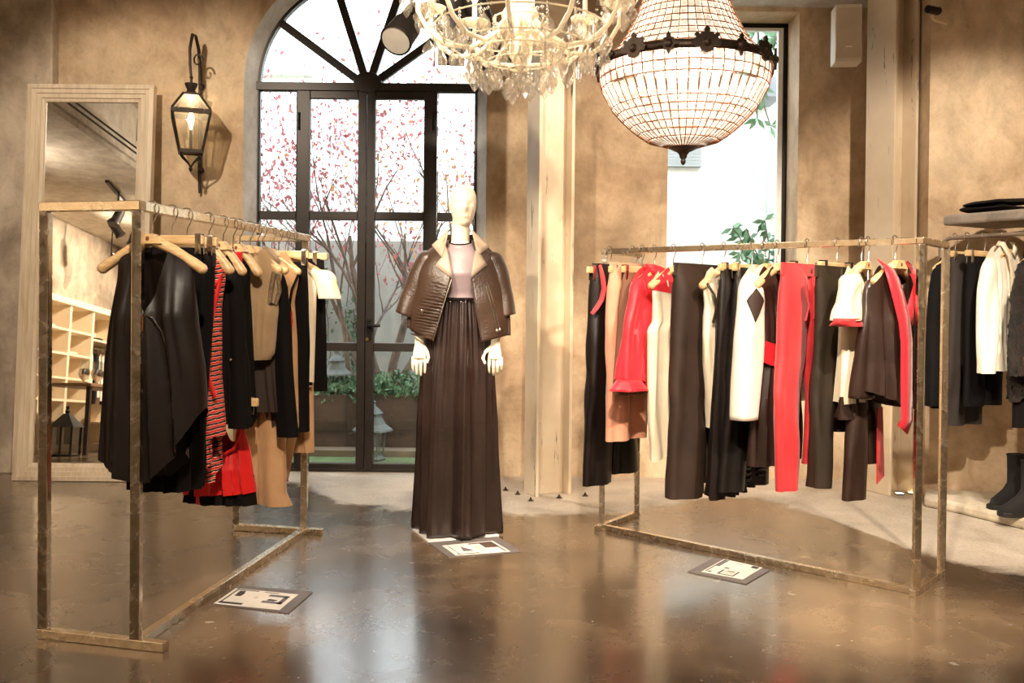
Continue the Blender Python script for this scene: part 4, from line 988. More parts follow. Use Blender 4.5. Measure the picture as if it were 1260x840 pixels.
# 10 black trousers with a red stripe
g = G(RL, 342.5, RZL)
clip_hanger(g.loc, g.rz, 'wooden clip hanger holding black trousers with a red panel', half=.15, clipx=.13, group=HGL)
t = thing('trousers', 'black trousers with a red and beige side panel', 'trousers', g.loc, g.rz, GL); zt = g.z(322)
legs(.155, zt, zt - g.z(530), .078, .035, .0, .005, .005, .5).obj('legs', 'wool_black', t, smooth=70)
B().box((.075, -.050, zt - .26), (.10, -.045, zt - .07)).obj('stripe', 'bright_red', t); B().box((.04, -.049, zt - .6), (.075, -.044, zt - .07)).obj('side_panel', 'beige_cotton', t)
# 11 cream short-sleeved top and long beige trousers
g = G(RL, 351, RZL)
wood_hanger(g.loc, g.rz, 'wooden shoulder hanger inside the cream cap-sleeved dress', half=.17, drop=.085, group=HGL)
t = thing('dress', 'cream dress with wide cap sleeves and a beige lower half', 'dress', g.loc, g.rz, GL); hz = g.z(470)
torso([(-.10, .16, .16), (-.2, .18, .18), (-.3, .16, .16), (hz, .16, .15)], -.115, .09, hz, (.06, .05), .045, .006, 2.4, .9).obj('body', 'cream', t, smooth=70)
torso([(hz, .158, .148), (g.z(555), .165, .155)], hz + .02, 0, g.z(555), None, .04, .008, 2.4, .9, nt=10).obj('lower_half', 'beige_cotton', t, smooth=70)
for s_ in (-1, 1): limb((s_ * .16, -.0, -.17), (s_ * .21, -.01, -.22), (s_ * .235, -.012, -.31), .06, .06, .055, .55, amp=.004, ph=s_).obj('cap_sleeve', 'cream', t, smooth=70, solid=.003)
B().tube([(-.16, -.05, hz), (0, -.06, hz), (.16, -.05, hz)], .008, 6).obj('waist_tape', 'wool_black', t, smooth=60)
# 12 black trousers at the far end
g = G(RL, 360, RZL)
clip_hanger(g.loc, g.rz, 'wooden clip hanger holding the black trousers at the far rack end', half=.18, clipx=.12, group=HGL)
t = thing('trousers', 'plain black trousers at the far end of the rack by the garden door', 'trousers', g.loc, g.rz, GL); zt = g.z(318)
legs(.175, zt, zt - g.z(480), .092, .035, .0, .002, .004, .5).obj('legs', 'wool_black', t, smooth=70)
# ------------------------------------------------------------------ mannequin in long dress and biker jacket
MB = FL(563, 655); MS = F_PX / MB.y
def mx(px): return (px - 563) / MS
def mz(py): return (655 - py) / MS
fabric('gown_satin', (44, 31, 27), (32, 22, 19), .25, .0, 60, .06, .75)
fabric('bodice_satin', (150, 132, 134), (136, 118, 120), .42, .1, 60, .12, .5)
fabric('jacket_satin', (64, 46, 34), (48, 34, 25), .38, .0, 90, .20, .55)
fabric('lapel_satin', (170, 150, 130), (152, 132, 114), .45, .1, 90, .12)
M('mannequin_skin', (246, 232, 206), .38, 0, (240, 224, 196), 3)
man = thing('mannequin', 'egg-headed cream female mannequin wearing a long dark dress with a jacket over its shoulders', 'mannequin', (MB.x, MB.y, 0))
fb = B()
def ring_loft(b, rows, n=20):
    """rows: (z, cx, cy, half-width, half-depth)"""
    vs, fs = [], []
    for z, cx, cy, a, d in rows:
        for k in range(n):
            t = 2 * PI * k / n; vs.append((cx + a * math.cos(t), cy + d * math.sin(t), z))
    for i in range(len(rows) - 1):
        for k in range(n): fs.append((i*n+k, i*n+(k+1)%n, (i+1)*n+(k+1)%n, (i+1)*n+k))
    fs += [tuple(range(n - 1, -1, -1)), tuple((len(rows) - 1) * n + k for k in range(n))]
    b.add(vs, fs)
ring_loft(fb, [(.78, 0, 0, .125, .09), (.90, 0, 0, .138, .10), (1.02, 0, 0, .13, .095), (1.14, 0, 0, .125, .09), (1.22, 0, 0, .115, .085), (1.30, 0, -.005, .135, .10), (1.37, 0, -.01, .145, .105), (1.43, 0, 0, .155, .085), (1.465, 0, 0, .125, .06), (1.485, 0, 0, .07, .05), (1.51, 0, .002, .048, .048), (1.60, .003, -.004, .046, .05), (1.64, .005, -.01, .045, .05)])
for s_ in (-1, 1):
    fb.ball((s_ * .058, -.055, 1.345), .046, 12, 8)
    fb.tube([(s_ * .14, 0, 1.43), (s_ * .165, .0, 1.36), (s_ * .185, .01, 1.18), (s_ * .20, -.01, 1.10), (mx(514) if s_ < 0 else mx(608), -.05, mz(414))], [.048, .046, .038, .034, .024], 14)
    fb.tube([(s_ * .065, 0, .84), (s_ * .065, -.01, .48), (s_ * .075, .0, .42), (s_ * .07, .01, .12), (s_ * .07, .0, .07)], [.066, .052, .048, .036, .032], 14)
    fb.tube([(s_ * .07, .03, .05), (s_ * .075, -.06, .035), (s_ * .08, -.13, .022)], [.034, .034, .022], 12)
# head: smooth egg turned a little to the mannequin's left
hr = B(); NU, NV = 40, 36
def headf(i, j):
    th = 2 * PI * i; v = j; z = lerp(-.118, .108, v)
    prof = interp([(0, .012), (.05, .034), (.12, .044), (.25, .055), (.42, .065), (.58, .0695), (.72, .0685), (.84, .060), (.93, .043), (.98, .022), (1, .002)], v)[0]
    c, s_ = math.cos(th), math.sin(th); dep = 1.22 if s_ < 0 else 1.18
    x, y = prof * c, prof * s_ * dep
    if s_ < 0:
        fc = max(0, -s_)
        nose = .012 * math.exp(-((v - .44) / .10) ** 2) * math.exp(-(x / .012) ** 2) + .006 * math.exp(-((v - .52) / .09) ** 2) * math.exp(-(x / .010) ** 2)
        eye = -.006 * math.exp(-((v - .55) / .055) ** 2) * math.exp(-((abs(x) - .03) / .014) ** 2)
        mouth = .004 * math.exp(-((v - .25) / .04) ** 2) * math.exp(-(x / .02) ** 2); chin = .006 * math.exp(-((v - .10) / .06) ** 2) * math.exp(-(x / .025) ** 2)
        y -= nose + eye + mouth + chin
        y += .010 * (1 - v) * fc
    return (x, y - .012 * (1 - v), z)
hr.grid(headf, NU, NV, True)
hrot = Matrix.Rotation(math.radians(12), 3, 'Z'); hc = Vector((mx(566), -.012, mz(252.5)))
# cap the open poles
hv = [hc + hrot @ p for p in hr.v]; fb.add(hv, hr.f + [tuple(range(NU - 1, -1, -1)), tuple((NV - 1) * NU + k for k in range(NU))])
for s_ in (-1, 1): fb.ball(hc + hrot @ Vector((s_ * .066, .012, -.004)), .016, 8, 6, (.35, .7, 1.3))
# hands: palm, four fingers of different length, thumb from the side of the palm
def hand(b, wrist, side, out, curl, thumb_gap):
    """fingers point down; side = direction of the thumb (+-1 along x), out = forward lean"""
    w0 = Vector(wrist)
    def P(x, y, z): return w0 + Vector((x * side, y, z))
    b.tube([P(0, 0, .02), P(.002, -.004, -.02), P(.004, -.010, -.055), P(.004, -.014, -.092)], [.022, .026, .034, .036], 12, flat=.62, up=(0, 1, 0))
    L = [.078, .092, .086, .066]; X = [.031, .0105, -.0105, -.030]
    for k in range(4):
        x, l = X[k], L[k]; c = curl * (1 + .12 * k)
        b.tube([P(x, -.012, -.082), P(x * 1.06, -.018 - .1 * c * l, -.092 - l * .42), P(x * 1.03, -.018 - .05 * c * l + .30 * c * l, -.092 - l * .74), P(x * .98, -.018 + .62 * c * l, -.092 - l * (1 - .12 * c))], [.0088, .0080, .0072, .0056], 8)
    b.tube([P(.024, -.012, -.030), P(.044 + thumb_gap, -.030, -.058), P(.052 + thumb_gap, -.040, -.086), P(.044 + thumb_gap * .6, -.042, -.114)], [.0125, .0105, .0092, .0068], 8)
hand(fb, (mx(515), -.055, mz(418)), 1, 0, .25, .0)
hand(fb, (mx(608), -.055, mz(418)), -1, 0, .55, .012)
body = fb.obj('body', 'mannequin_skin', man, smooth=180)
rm = body.modifiers.new('remesh', 'REMESH'); rm.mode = 'VOXEL'; rm.voxel_size = .003; rm.use_smooth_shade = True
sm = body.modifiers.new('smooth', 'SMOOTH'); sm.factor = .5; sm.iterations = 3
# dress
gown = thing('evening_dress', 'floor-length dark satin dress with a grey bodice and finely pleated skirt on the mannequin', 'dress', (MB.x, MB.y, 0))
bo = B()
rows = [(1.205, .122, .094), (1.24, .120, .092), (1.30, .142, .112), (1.345, .153, .128), (1.39, .153, .108), (1.43, .148, .088), (1.465, .135, .078), (1.49, .085, .068), (1.515, .060, .064)]
bo.grid(lambda i, j: (lambda r: (r[1] * math.cos(2*PI*i), r[2] * math.sin(2*PI*i) - (.012 if .25 < j < .6 and math.sin(2*PI*i) < 0 else 0) * abs(math.cos(2*PI*i)) * 0, r[0] - .022 * max(0, -math.sin(2*PI*i)) * max(0, (j - .75) * 4)))((lambda jj: (lerp(1.205, 1.515, jj), *interp([(z, a, d) for z, a, d in rows], lerp(1.205, 1.515, jj))))(j)), 48, 26, True)
B().tube([(.061 * math.cos(2*PI*k/28), .065 * math.sin(2*PI*k/28), 1.515 - .022 * max(0, -math.sin(2*PI*k/28))) for k in range(28)], .004, 6, closed=True).obj('neck_trim', 'wool_black', gown, smooth=60)
bo.obj('bodice', 'bodice_satin', gown, smooth=180, solid=.003)
sk_ = B(); zt_, zb_ = mz(367), .012
def skirtf(i, j):
    th = 2 * PI * i; z = lerp(zt_, zb_, j ** 1.0)
    a, d = interp([(0, .138, .112), (.12, .160, .130), (.30, .184, .145), (.6, .192, .160), (1, .202, .185)], j)
    sh = interp([(0, 0), (.3, -.004), (1, 0.0)], j)[0]
    fine = (1 - 2 * abs(math.sin(th * 17 + .4 * math.sin(3 * th)))) * .007 * max(.0, 1 - 2.2 * j)
    mid = .019 * min(1, .25 + j) * (1 - 2 * abs(math.sin(th * 5 + .6 + .5 * math.sin(2 * th) + .35 * j)) ** .7) + .006 * math.sin(th * 13 + 1.2 * j + math.sin(3 * th))
    big = .030 * j * (1 - 1.6 * abs(math.sin(th * 3.0 + .5)) ** .7)
    r = fine + mid + big
    hemz = .004 * math.sin(th * 7)
    return ((a + r) * math.cos(th) + sh, (d + r) * math.sin(th), z + hemz * j)
sk_.grid(skirtf, 240, 70, True); sk_.obj('pleated_skirt', 'gown_satin', gown, smooth=180, solid=.002)
bt = B(); bt.grid(lambda i, j: (.146 * math.cos(2*PI*i), .120 * math.sin(2*PI*i), mz(365.5) - .016 * j), 48, 3, True); bt.obj('waist_band', 'wool_black', gown, smooth=60, solid=.004)
# jacket over the shoulders
jk = thing('biker_jacket', 'dark brown biker jacket with beige lapels and quilted panel draped over the mannequin', 'jacket', (MB.x, MB.y, 0))
HW = [(1.0, .262, .185), (1.10, .258, .180), (1.22, .243, .172), (1.33, .222, .160), (1.40, .200, .140), (1.445, .178, .115), (1.475, .145, .095), (1.497, .105, .082), (1.512, .078, .074)]
XL = [(1.0, mx(533)), (mz(343), mx(555)), (1.40, mx(549)), (1.46, mx(546)), (1.512, mx(550))]
XR = [(1.0, mx(591)), (mz(343), mx(578)), (1.40, mx(581)), (1.46, mx(582)), (1.512, mx(577))]
def jrow(z): return interp(HW, z)
def jhem(x): return 1.0 + (.065 * min(1, max(0, (-x - .12) / .14)) if x < 0 else .03 * min(1, max(0, (x - .12) / .12)))
def jfront(x, z, off=.0):
    hw, hd = jrow(z); hd = hd if z < 1.5 else lerp(hd, .015, min(1, (z - 1.5) / .075)); hw = max(hw, abs(x) * 1.05); k = max(0, 1 - min(.999, abs(x / hw)) ** 2.2); return -hd * k ** .5 - off
def jacketf(i, j):
    z = lerp(1.512, 1.0, j); hw, hd = jrow(z)
    a0 = -math.acos(max(-.99, min(.99, interp(XL, z)[0] / hw))); a1 = -2 * PI - math.acos(max(-.99, min(.99, interp(XR, z)[0] / hw)))
    th = lerp(a0, a1, i); x = hw * math.cos(th); y = hd * math.sin(th)
    if y < 0: y = jfront(x, z)
    w_ = .0025 * math.sin(19 * z + 7 * x) + .002 * math.sin(31 * z - 5 * th)
    return (x, y + w_ * (1 if y < 0 else -1), lerp(1.512, jhem(x), j))
jb = B(); jb.grid(jacketf, 96, 44); jb.obj('shell', 'jacket_satin', jk, smooth=180, solid=.006, offset=1)
for s_, cx, cz in ((-1, mx(498), mz(388)), (1, mx(618), mz(388))):
    sb = B(); p0, pm, p1 = Vector((s_ * .148, .0, 1.455)), Vector((s_ * .205, .0, 1.36)), Vector((cx, -.01, cz))
    def sf(i, j, s_=s_, p0=p0, pm=pm, p1=p1):
        a = 2 * PI * i; c = p0 * (1 - j) ** 2 + pm * 2 * j * (1 - j) + p1 * j * j
        r = lerp(.064, .072, j) * math.sqrt(max(.001, 1 - (1 - min(1, (j + .01) / .18)) ** 2))
        d = (p1 - p0).normalized(); sd = Vector((d.z, 0, -d.x)) * (-s_)
        wv = .0012 * math.sin(14 * j + 2 * math.cos(a)) + .0025 * math.sin(6 * j + 4 * a) * j
        return c + sd * ((r * .84 + wv) * math.cos(a)) + Vector((0, 1, 0)) * ((r * 1.15 + wv) * math.sin(a))
    sb.grid(sf, 30, 40, True); so = sb.obj('sleeve', 'jacket_satin', jk, smooth=180, solid=.005)
    B().ball((cx - s_ * .03, -.07, cz - .005), .006, 6, 4).obj('cuff_stud', 'zip_metal', jk)
def flat_piece(name, mat, pts, off, solid=.005, parent=None, label=None):
    """a piece lying on the jacket front; pts in photo measure"""
    P = [(mx(x), mz(y)) for x, y in pts]; cx = sum(p[0] for p in P) / len(P); cz = sum(p[1] for p in P) / len(P)
    b = B(); n = len(P); vs = [(cx, jfront(cx, cz, off + .004), cz)]; m_ = []
    for k in range(n):
        (x0, z0), (x1, z1) = P[k], P[(k + 1) % n]
        for q in range(3): m_.append((lerp(x0, x1, q / 3), lerp(z0, z1, q / 3)))
    vs += [(x, jfront(x, z, off), z) for x, z in m_] + [(lerp(x, cx, .5), jfront(lerp(x, cx, .5), lerp(z, cz, .5), off + .003), lerp(z, cz, .5)) for x, z in m_]
    N = len(m_); fs = [(1 + k, 1 + (k + 1) % N, 1 + N + (k + 1) % N, 1 + N + k) for k in range(N)] + [(1 + N + k, 1 + N + (k + 1) % N, 0) for k in range(N)]
    b.add(vs, fs); return b.obj(name, mat, parent or jk, solid=solid, smooth=50, label=label)
flat_piece('collar', 'lapel_satin', [(549, 282), (540, 291), (529, 302), (543, 318), (546, 306), (547, 295)], .016, label='beige satin collar')
flat_piece('lapel', 'lapel_satin', [(546, 302), (543, 317), (535, 328), (556, 343), (553, 325), (549, 308)], .012, label='beige satin lapel')
flat_piece('collar', 'lapel_satin', [(577, 282), (588, 292), (599.5, 303), (588, 313), (583, 306), (580, 295)], .016)
flat_piece('lapel', 'lapel_satin', [(584, 304), (588, 312), (597, 326), (578.5, 342), (580, 325), (582, 312)], .012)
# stand collar behind the neck
sc_ = B(); sc_.grid(lambda i, j: ((.080 + .012 * j) * math.cos(lerp(-.35, PI + .35, i)), (.078 + .014 * j) * math.sin(lerp(-.35, PI + .35, i)), 1.495 + .06 * j * (1 - .5 * abs(2 * i - 1) ** 3)), 30, 5); sc_.obj('stand_collar', 'jacket_satin', jk, smooth=180, solid=.006)
# quilted ridges on the left front panel
for k in range(19):
    y0 = 347 + k * 3.7; xa, xb = lerp(531, 505.5, min(1, k / 11)), lerp(553, 535, k / 18)
    pts = []
    for q in range(7):
        x = lerp(mx(xa), mx(xb), q / 6); z = mz(y0 + 5 * q / 6 + .6 * math.sin(q * 2 + k)); pts.append((x, jfront(x, z, .008), z))
    if pts[0][2] > 1.035: B().tube(pts, [.003, .0042, .005, .005, .005, .0042, .003], 6).obj('quilt_ridge', 'jacket_satin', jk, smooth=60)
def zipper(name, pts, r=.0035, mat='zip_metal'):
    P = []
    for (x0, y0), (x1, y1) in zip(pts, pts[1:]):
        for q in range(8): P.append((mx(lerp(x0, x1, q / 8)), mz(lerp(y0, y1, q / 8))))
    P.append((mx(pts[-1][0]), mz(pts[-1][1])))
    return B().tube([(x, jfront(x, z, .011), z) for x, z in P], r, 6).obj(name, mat, jk, smooth=60)
zipper('front_zip', [(555.5, 344), (546, 375), (534, 417)], .0035)
zipper('sleeve_zip', [(596, 352), (604, 380), (609.5, 404)]); zipper('sleeve_zip', [(598.5, 350), (607, 378), (613, 403)])
zipper('pocket_zip', [(504, 374), (511, 378), (520, 382)])
for x, y in ((520, 382), (609.5, 405), (613, 404)): B().ball((mx(x), jfront(mx(x), mz(y), .014), mz(y)), .009, 8, 5, (.7, .6, 1.2)).obj('zip_pull', 'zip_metal', jk)
zipper('edge_piping', [(578.5, 343), (585, 380), (591, 413)], .003, 'jacket_satin')
# glass-white base plate
def quad_plate(name, px, z0, h, mat, label, cat):
    P = [FL(x, y, z0) for x, y in px]; return B().prism([(p.x, p.y) for p in P], z0, z0 + h).obj(name, mat, label=label, cat=cat, bevel=.001)
M('white_lacquer', (244, 240, 232), .2)
quad_plate('display_plate', [(507, 652), (527, 668), (614, 659.5), (592, 644)], 0, .008, 'white_lacquer', 'thin white plate on the floor under the hem of the long dress', 'base')
# ------------------------------------------------------------------ picture boards on the floor
M('board_grey', (112, 104, 102), .6); M('card_white', (236, 228, 216), .6); M('print_dark', (52, 46, 48), .6); M('print_grey', (112, 108, 112), .6); M('print_beige', (216, 200, 184), .6); M('print_brown', (92, 72, 60), .6)
def board(label, outer, inner, prints):
    P = [FL(x, y) for x, y in outer]; c = sum(P, Vector()) / 4
    t = thing('picture_board', label, 'board', (c.x, c.y, 0))
    B().prism([(p.x, p.y) for p in P], 0.0005, .004).obj('backing', 'board_grey', t, world=True)
    Q = [FL(x, y, .005) for x, y in inner]
    B().prism([(p.x, p.y) for p in Q], .004, .0052).obj('card', 'card_white', t, world=True)
    def uv(u, v): return Q[0].lerp(Q[1], u).lerp(Q[3].lerp(Q[2], u), v)
    for name, mat, poly in prints:
        B().prism([(uv(*p).x, uv(*p).y) for p in poly], .0052, .0058).obj(name, mat, t, world=True)
def R_(u0, v0, u1, v1): return [(u0, v0), (u1, v0), (u1, v1), (u0, v1)]
board('grey picture board with printed fashion card lying beside the left rack', [(264, 744), (294, 721), (385, 729), (355, 755)], [(263, 742), (290, 723.5), (367, 731), (344, 750)],
      [('print', 'print_dark', R_(.06, .04, .16, .40)), ('print', 'print_dark', R_(.10, .05, .98, .075)), ('print', 'print_dark', R_(.92, .08, .96, .40)), ('print', 'print_dark', [(.55, .13), (.86, .12), (.9, .2), (.7, .24), (.55, .22)]), ('print', 'print_grey', R_(.30, .62, .42, .92)), ('print', 'print_grey', R_(.30, .86, .80, .93)), ('print', 'print_grey', R_(.70, .62, .82, .92)), ('print', 'print_dark', [(.45, .66), (.55, .68), (.52, .82), (.44, .78)]), ('print', 'print_beige', R_(.48, .44, .62, .50)), ('caption', 'print_grey', R_(.90, .50, .94, .72))])
board('grey picture board with printed fashion card in front of the mannequin', [(527, 668), (552, 686), (641, 679), (613, 661)], [(544, 671), (561, 683), (628, 678), (606, 665)],
      [('print', 'print_dark', R_(.04, .08, .96, .095)), ('print', 'print_dark', R_(.90, .05, .95, .45)), ('print', 'print_grey', [(.25, .28), (.70, .22), (.72, .40), (.60, .40)]), ('print', 'print_brown', R_(.15, .68, .55, .93)), ('print', 'print_beige', R_(.30, .48, .58, .62)), ('print', 'print_dark', R_(.06, .48, .14, .95)), ('print', 'print_dark', R_(.14, .92, .94, .95))])
board('grey picture board with printed fashion card under the right rack rail', [(846, 704), (879, 687), (947, 702), (918, 719)], [(863, 703), (891, 687.5), (938, 698), (914, 712.5)],
      [('print', 'print_dark', R_(.08, .04, .98, .07)), ('print', 'print_grey', R_(.50, .07, .98, .16)), ('print', 'print_dark', R_(.82, .78, .97, .95)), ('print', 'print_dark', R_(.10, .34, .36, .38)), ('print', 'print_dark', R_(.10, .70, .40, .74)), ('print', 'print_dark', R_(.06, .34, .10, .74)), ('print', 'print_beige', R_(.16, .42, .32, .66)), ('print', 'print_grey', R_(.30, .46, .36, .64)), ('caption', 'print_dark', R_(.46, .30, .52, .42)), ('caption', 'print_grey', R_(.86, .40, .89, .58)), ('caption', 'print_dark', R_(.08, .10, .14, .18))])
# ------------------------------------------------------------------ basket chandelier
M('aged_bronze', (66, 50, 38), .45, .55, (42, 32, 25), 10, .2, 60)
M('wire_bronze', (150, 92, 52), .6, .2, (120, 72, 40), 10)
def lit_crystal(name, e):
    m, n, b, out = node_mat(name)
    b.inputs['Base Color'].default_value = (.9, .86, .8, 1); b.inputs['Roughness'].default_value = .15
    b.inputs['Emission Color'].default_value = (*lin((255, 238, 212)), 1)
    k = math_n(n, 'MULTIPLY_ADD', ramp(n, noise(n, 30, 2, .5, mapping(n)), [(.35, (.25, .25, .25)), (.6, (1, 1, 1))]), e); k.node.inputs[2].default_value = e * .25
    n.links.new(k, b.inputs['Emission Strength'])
lit_crystal('lit_crystal', .62)  # beads emit by themselves, standing in for light from the bulbs inside
YC = 4.6; CC = PX(842, 82, YC); K = YC / F_PX
bc = thing('basket_chandelier', 'large beaded basket chandelier with a bronze rim and crystal lattice', 'chandelier', (CC.x, CC.y, CC.z))
def zy(py): return (82 - py) * K
low = [(104, 86), (103.5, 98), (101, 110), (88, 134), (81, 142), (73.5, 150), (65, 158), (55, 166), (44, 173.5), (19, 181)]
upp = [(97, 74), (86, 64), (79, 55), (73, 46), (68, 37), (63.5, 28), (59.5, 19), (56, 10), (53, 1), (50, -8), (46, -18), (42, -28), (38, -40), (33, -52), (28, -66), (22, -80)]
NW = 48
front_cells, back = [], B()
def cell(b, r0, z0, r1, z1, k, bulge=.0):
    r0 -= .004; r1 -= .004
    a0, a1 = 2 * PI * (k + .09) / NW, 2 * PI * (k + .91) / NW; am = (a0 + a1) / 2
    f = .08; za, zb = lerp(z0, z1, f), lerp(z0, z1, 1 - f); ra, rb = lerp(r0, r1, f), lerp(r0, r1, 1 - f); zm, rm_ = (za + zb) / 2, (ra + rb) / 2 + bulge
    def p(r, a, z): return (r * math.cos(a), r * math.sin(a), z)
    c = [p(ra, a0, za), p(ra, a1, za), p(rb, a1, zb), p(rb, a0, zb)]
    i_ = [p(lerp(ra, rm_, .6) + .002, lerp(a0, am, .45), lerp(za, zm, .4)), p(lerp(ra, rm_, .6) + .002, lerp(a1, am, .45), lerp(za, zm, .4)), p(lerp(rb, rm_, .6) + .002, lerp(a1, am, .45), lerp(zb, zm, .4)), p(lerp(rb, rm_, .6) + .002, lerp(a0, am, .45), lerp(zb, zm, .4))]
    back_ = [p(rm_ - .014, am, zm)]
    b.add(c + i_ + back_, [(4, 5, 6, 7), (0, 1, 5, 4), (1, 2, 6, 5), (2, 3, 7, 6), (3, 0, 4, 7), (1, 0, 8), (2, 1, 8), (3, 2, 8), (0, 3, 8)])
def wires(b, prof):
    for r, z in prof: b.tube([(r * math.cos(2*PI*k/48), r * math.sin(2*PI*k/48), z) for k in range(48)], .0030, 5, closed=True)
    for k in range(NW):
        a = 2 * PI * k / NW; b.tube([(r * math.cos(a), r * math.sin(a), z) for r, z in prof], .0026, 4)
pl = [(r * K, zy(y)) for r, y in low]; pu = [(r * K, zy(y)) for r, y in upp]
wr_ = B(); wires(wr_, pl); wires(wr_, pu); wr_.obj('wire_frame', 'wire_bronze', bc)
n_ind = 0
for prof, nrow in ((pl, 9), (pu, 3)):
    for i in range(len(prof) - 1):
        (r0, z0), (r1, z1) = prof[i], prof[i + 1]
        for k in range(NW):
            a = 2 * PI * (k + .5) / NW
            if i < nrow and math.sin(a) < -.12 and n_ind < 298 and not (prof is pl and i == 8):
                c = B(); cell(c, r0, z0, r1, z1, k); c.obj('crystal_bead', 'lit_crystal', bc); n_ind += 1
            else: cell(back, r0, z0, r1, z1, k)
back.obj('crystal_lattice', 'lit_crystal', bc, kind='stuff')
rim = B(); rr_ = 104.5 * K
rim.grid(lambda i, j: ((rr_ + (.006, .010, .010, .004)[int(round(j * 3))]) * math.cos(2*PI*i), (rr_ + (.006, .010, .010, .004)[int(round(j * 3))]) * math.sin(2*PI*i), zy(87) + j * .038), 72, 4, True)
rim.obj('rim', 'aged_bronze', bc, smooth=40, solid=.006)
def ornament(kind):
    if kind == 'big': o = [(0, -.055), (.03, -.045), (.045, -.02), (.075, -.018), (.085, .004), (.07, .012), (.062, .03), (.075, .042), (.06, .056), (.04, .046), (.03, .058), (.014, .058), (.016, .078), (0, .092)]
    else: o = [(0, -.06), (.012, -.035), (.03, -.03), (.028, -.012), (.055, -.006), (.055, .008), (.03, .016), (.03, .032), (.012, .036), (.012, .052), (0, .07)]
    full = o + [(-x, y) for x, y in reversed(o[1:-1])]
    b = B(); b.prism([(x * .8, y * .8) for x, y in full], -.006, .006, 'y')
    rose = B().lathe([(0, 0.016), (.010, .014), (.016, .010), (.02, .006), (.022, .004)], 12)
    b.add([(p.x, -p.z, p.y) for p in rose.v], rose.f); return b
for k in range(16):
    a = -PI / 2 + 2 * PI * k / 16 + .05; kind_ = 'big' if k % 2 == 0 else 'small'
    o = ornament(kind_).obj('rosette' if kind_ == 'big' else 'fleur', 'aged_bronze', bc, smooth=35)
    o.matrix_parent_inverse = Matrix.Translation(((rr_ + .014) * math.cos(a), (rr_ + .014) * math.sin(a), zy(87) + .02)) @ Matrix.Rotation(a + PI / 2, 4, 'Z')
cp = B(); cp.lathe([(0, zy(203)), (.010, zy(201)), (.013, zy(198)), (.010, zy(195.5)), (.018, zy(193)), (.02, zy(190)), (.030, zy(187)), (.055, zy(184)), (.072, zy(181.5)), (.074, zy(179)), (.05, zy(178)), (0, zy(178))], 24); cp.obj('finial', 'aged_bronze', bc, smooth=40)
tr_ = B(); tr_.lathe([(22*K, zy(-80)), (30*K, zy(-84)), (30*K, zy(-90)), (10*K, zy(-94)), (.008, zy(-100)), (.008, 4.0 - CC.z)], 16); tr_.obj('stem', 'aged_bronze', bc, smooth=40)
l = bpy.data.lights.new('basket_bulb', 'POINT'); l.energy = 14; l.color = WARM; l.shadow_soft_size = .12
lo_ = bpy.data.objects.new('basket_bulb', l); COL.objects.link(lo_); lo_.location = CC + Vector((0, 0, -.62))
lo_.location = CC + Vector((0, 0, -.02))
# ------------------------------------------------------------------ crystal arm chandelier
def crystal_mat():
    m, n, b, out = node_mat('cut_crystal')
    b.inputs['Base Color'].default_value = (1, .98, .95, 1); b.inputs['Roughness'].default_value = .04; b.inputs['IOR'].default_value = 1.5
    b.inputs['Specular IOR Level'].default_value = .9
    t = n.nodes.new('ShaderNodeBsdfTransparent'); t.inputs[0].default_value = (1, .98, .95, 1)
    tr = n.nodes.new('ShaderNodeBsdfTranslucent'); tr.inputs[0].default_value = (1, .95, .86, 1)
    g = n.nodes.new('ShaderNodeBsdfGlossy'); g.inputs['Roughness'].default_value = .06
    lw = n.nodes.new('ShaderNodeLayerWeight'); lw.inputs[0].default_value = .45
    a = n.nodes.new('ShaderNodeMixShader'); a.inputs[0].default_value = .13; n.links.new(t.outputs[0], a.inputs[1]); n.links.new(tr.outputs[0], a.inputs[2])
    c = n.nodes.new('ShaderNodeMixShader'); f = math_n(n, 'MULTIPLY_ADD', lw.outputs['Facing'], .85, True); f.node.inputs[2].default_value = .06
    n.links.new(f, c.inputs[0]); n.links.new(a.outputs[0], c.inputs[1]); n.links.new(g.outputs[0], c.inputs[2]); n.nodes.remove(b); n.links.new(c.outputs[0], out.inputs[0])
crystal_mat()
M('glow_glass', (240, 222, 190), .12, 0, emis=(255, 222, 170), estr=.34)  # clear arms and dishes emit a little, in place of bulb light through them
M('bulb_glow', (255, 240, 214), .4, 0, emis=(255, 218, 160), estr=8)
YX = 4.15; KX = YX / F_PX; XC = PX(640, 40, YX)
xc = thing('crystal_chandelier', 'crystal arm chandelier dripping with cut glass pendants in front of the spotlights', 'chandelier', (XC.x, XC.y, XC.z))
def zx(py): return (40 - py) * KX
# shared pendant shapes
def pendant(w, h, t):
    b = B(); prof = [(0, -h), (w * .45, -h * .86), (w * .9, -h * .66), (w, -h * .48), (w * .8, -h * .30), (w * .45, -h * .18), (w * .22, -h * .07), (0, 0)]
    L = [(x, z) for x, z in prof] + [(-x, z) for x, z in reversed(prof[1:-1])]
    n = len(L); inner = [(x * .55, -h * .5 + (z + h * .5) * .6) for x, z in L]
    vs = [(x, 0, z) for x, z in L] + [(x, -t, z) for x, z in inner] + [(x, t, z) for x, z in inner]
    fs = [(k, (k + 1) % n, n + (k + 1) % n, n + k) for k in range(n)] + [((k + 1) % n, k, 2 * n + k, 2 * n + (k + 1) % n) for k in range(n)] + [tuple(range(n, 2 * n)), tuple(range(3 * n - 1, 2 * n - 1, -1))]
    return b.add(vs, fs)
def spear(r, h): 
    return B().lathe([(0, -h), (r * .7, -h * .85), (r, -h * .5), (r * .6, -h * .12), (0, 0)], 6)
PM = {}
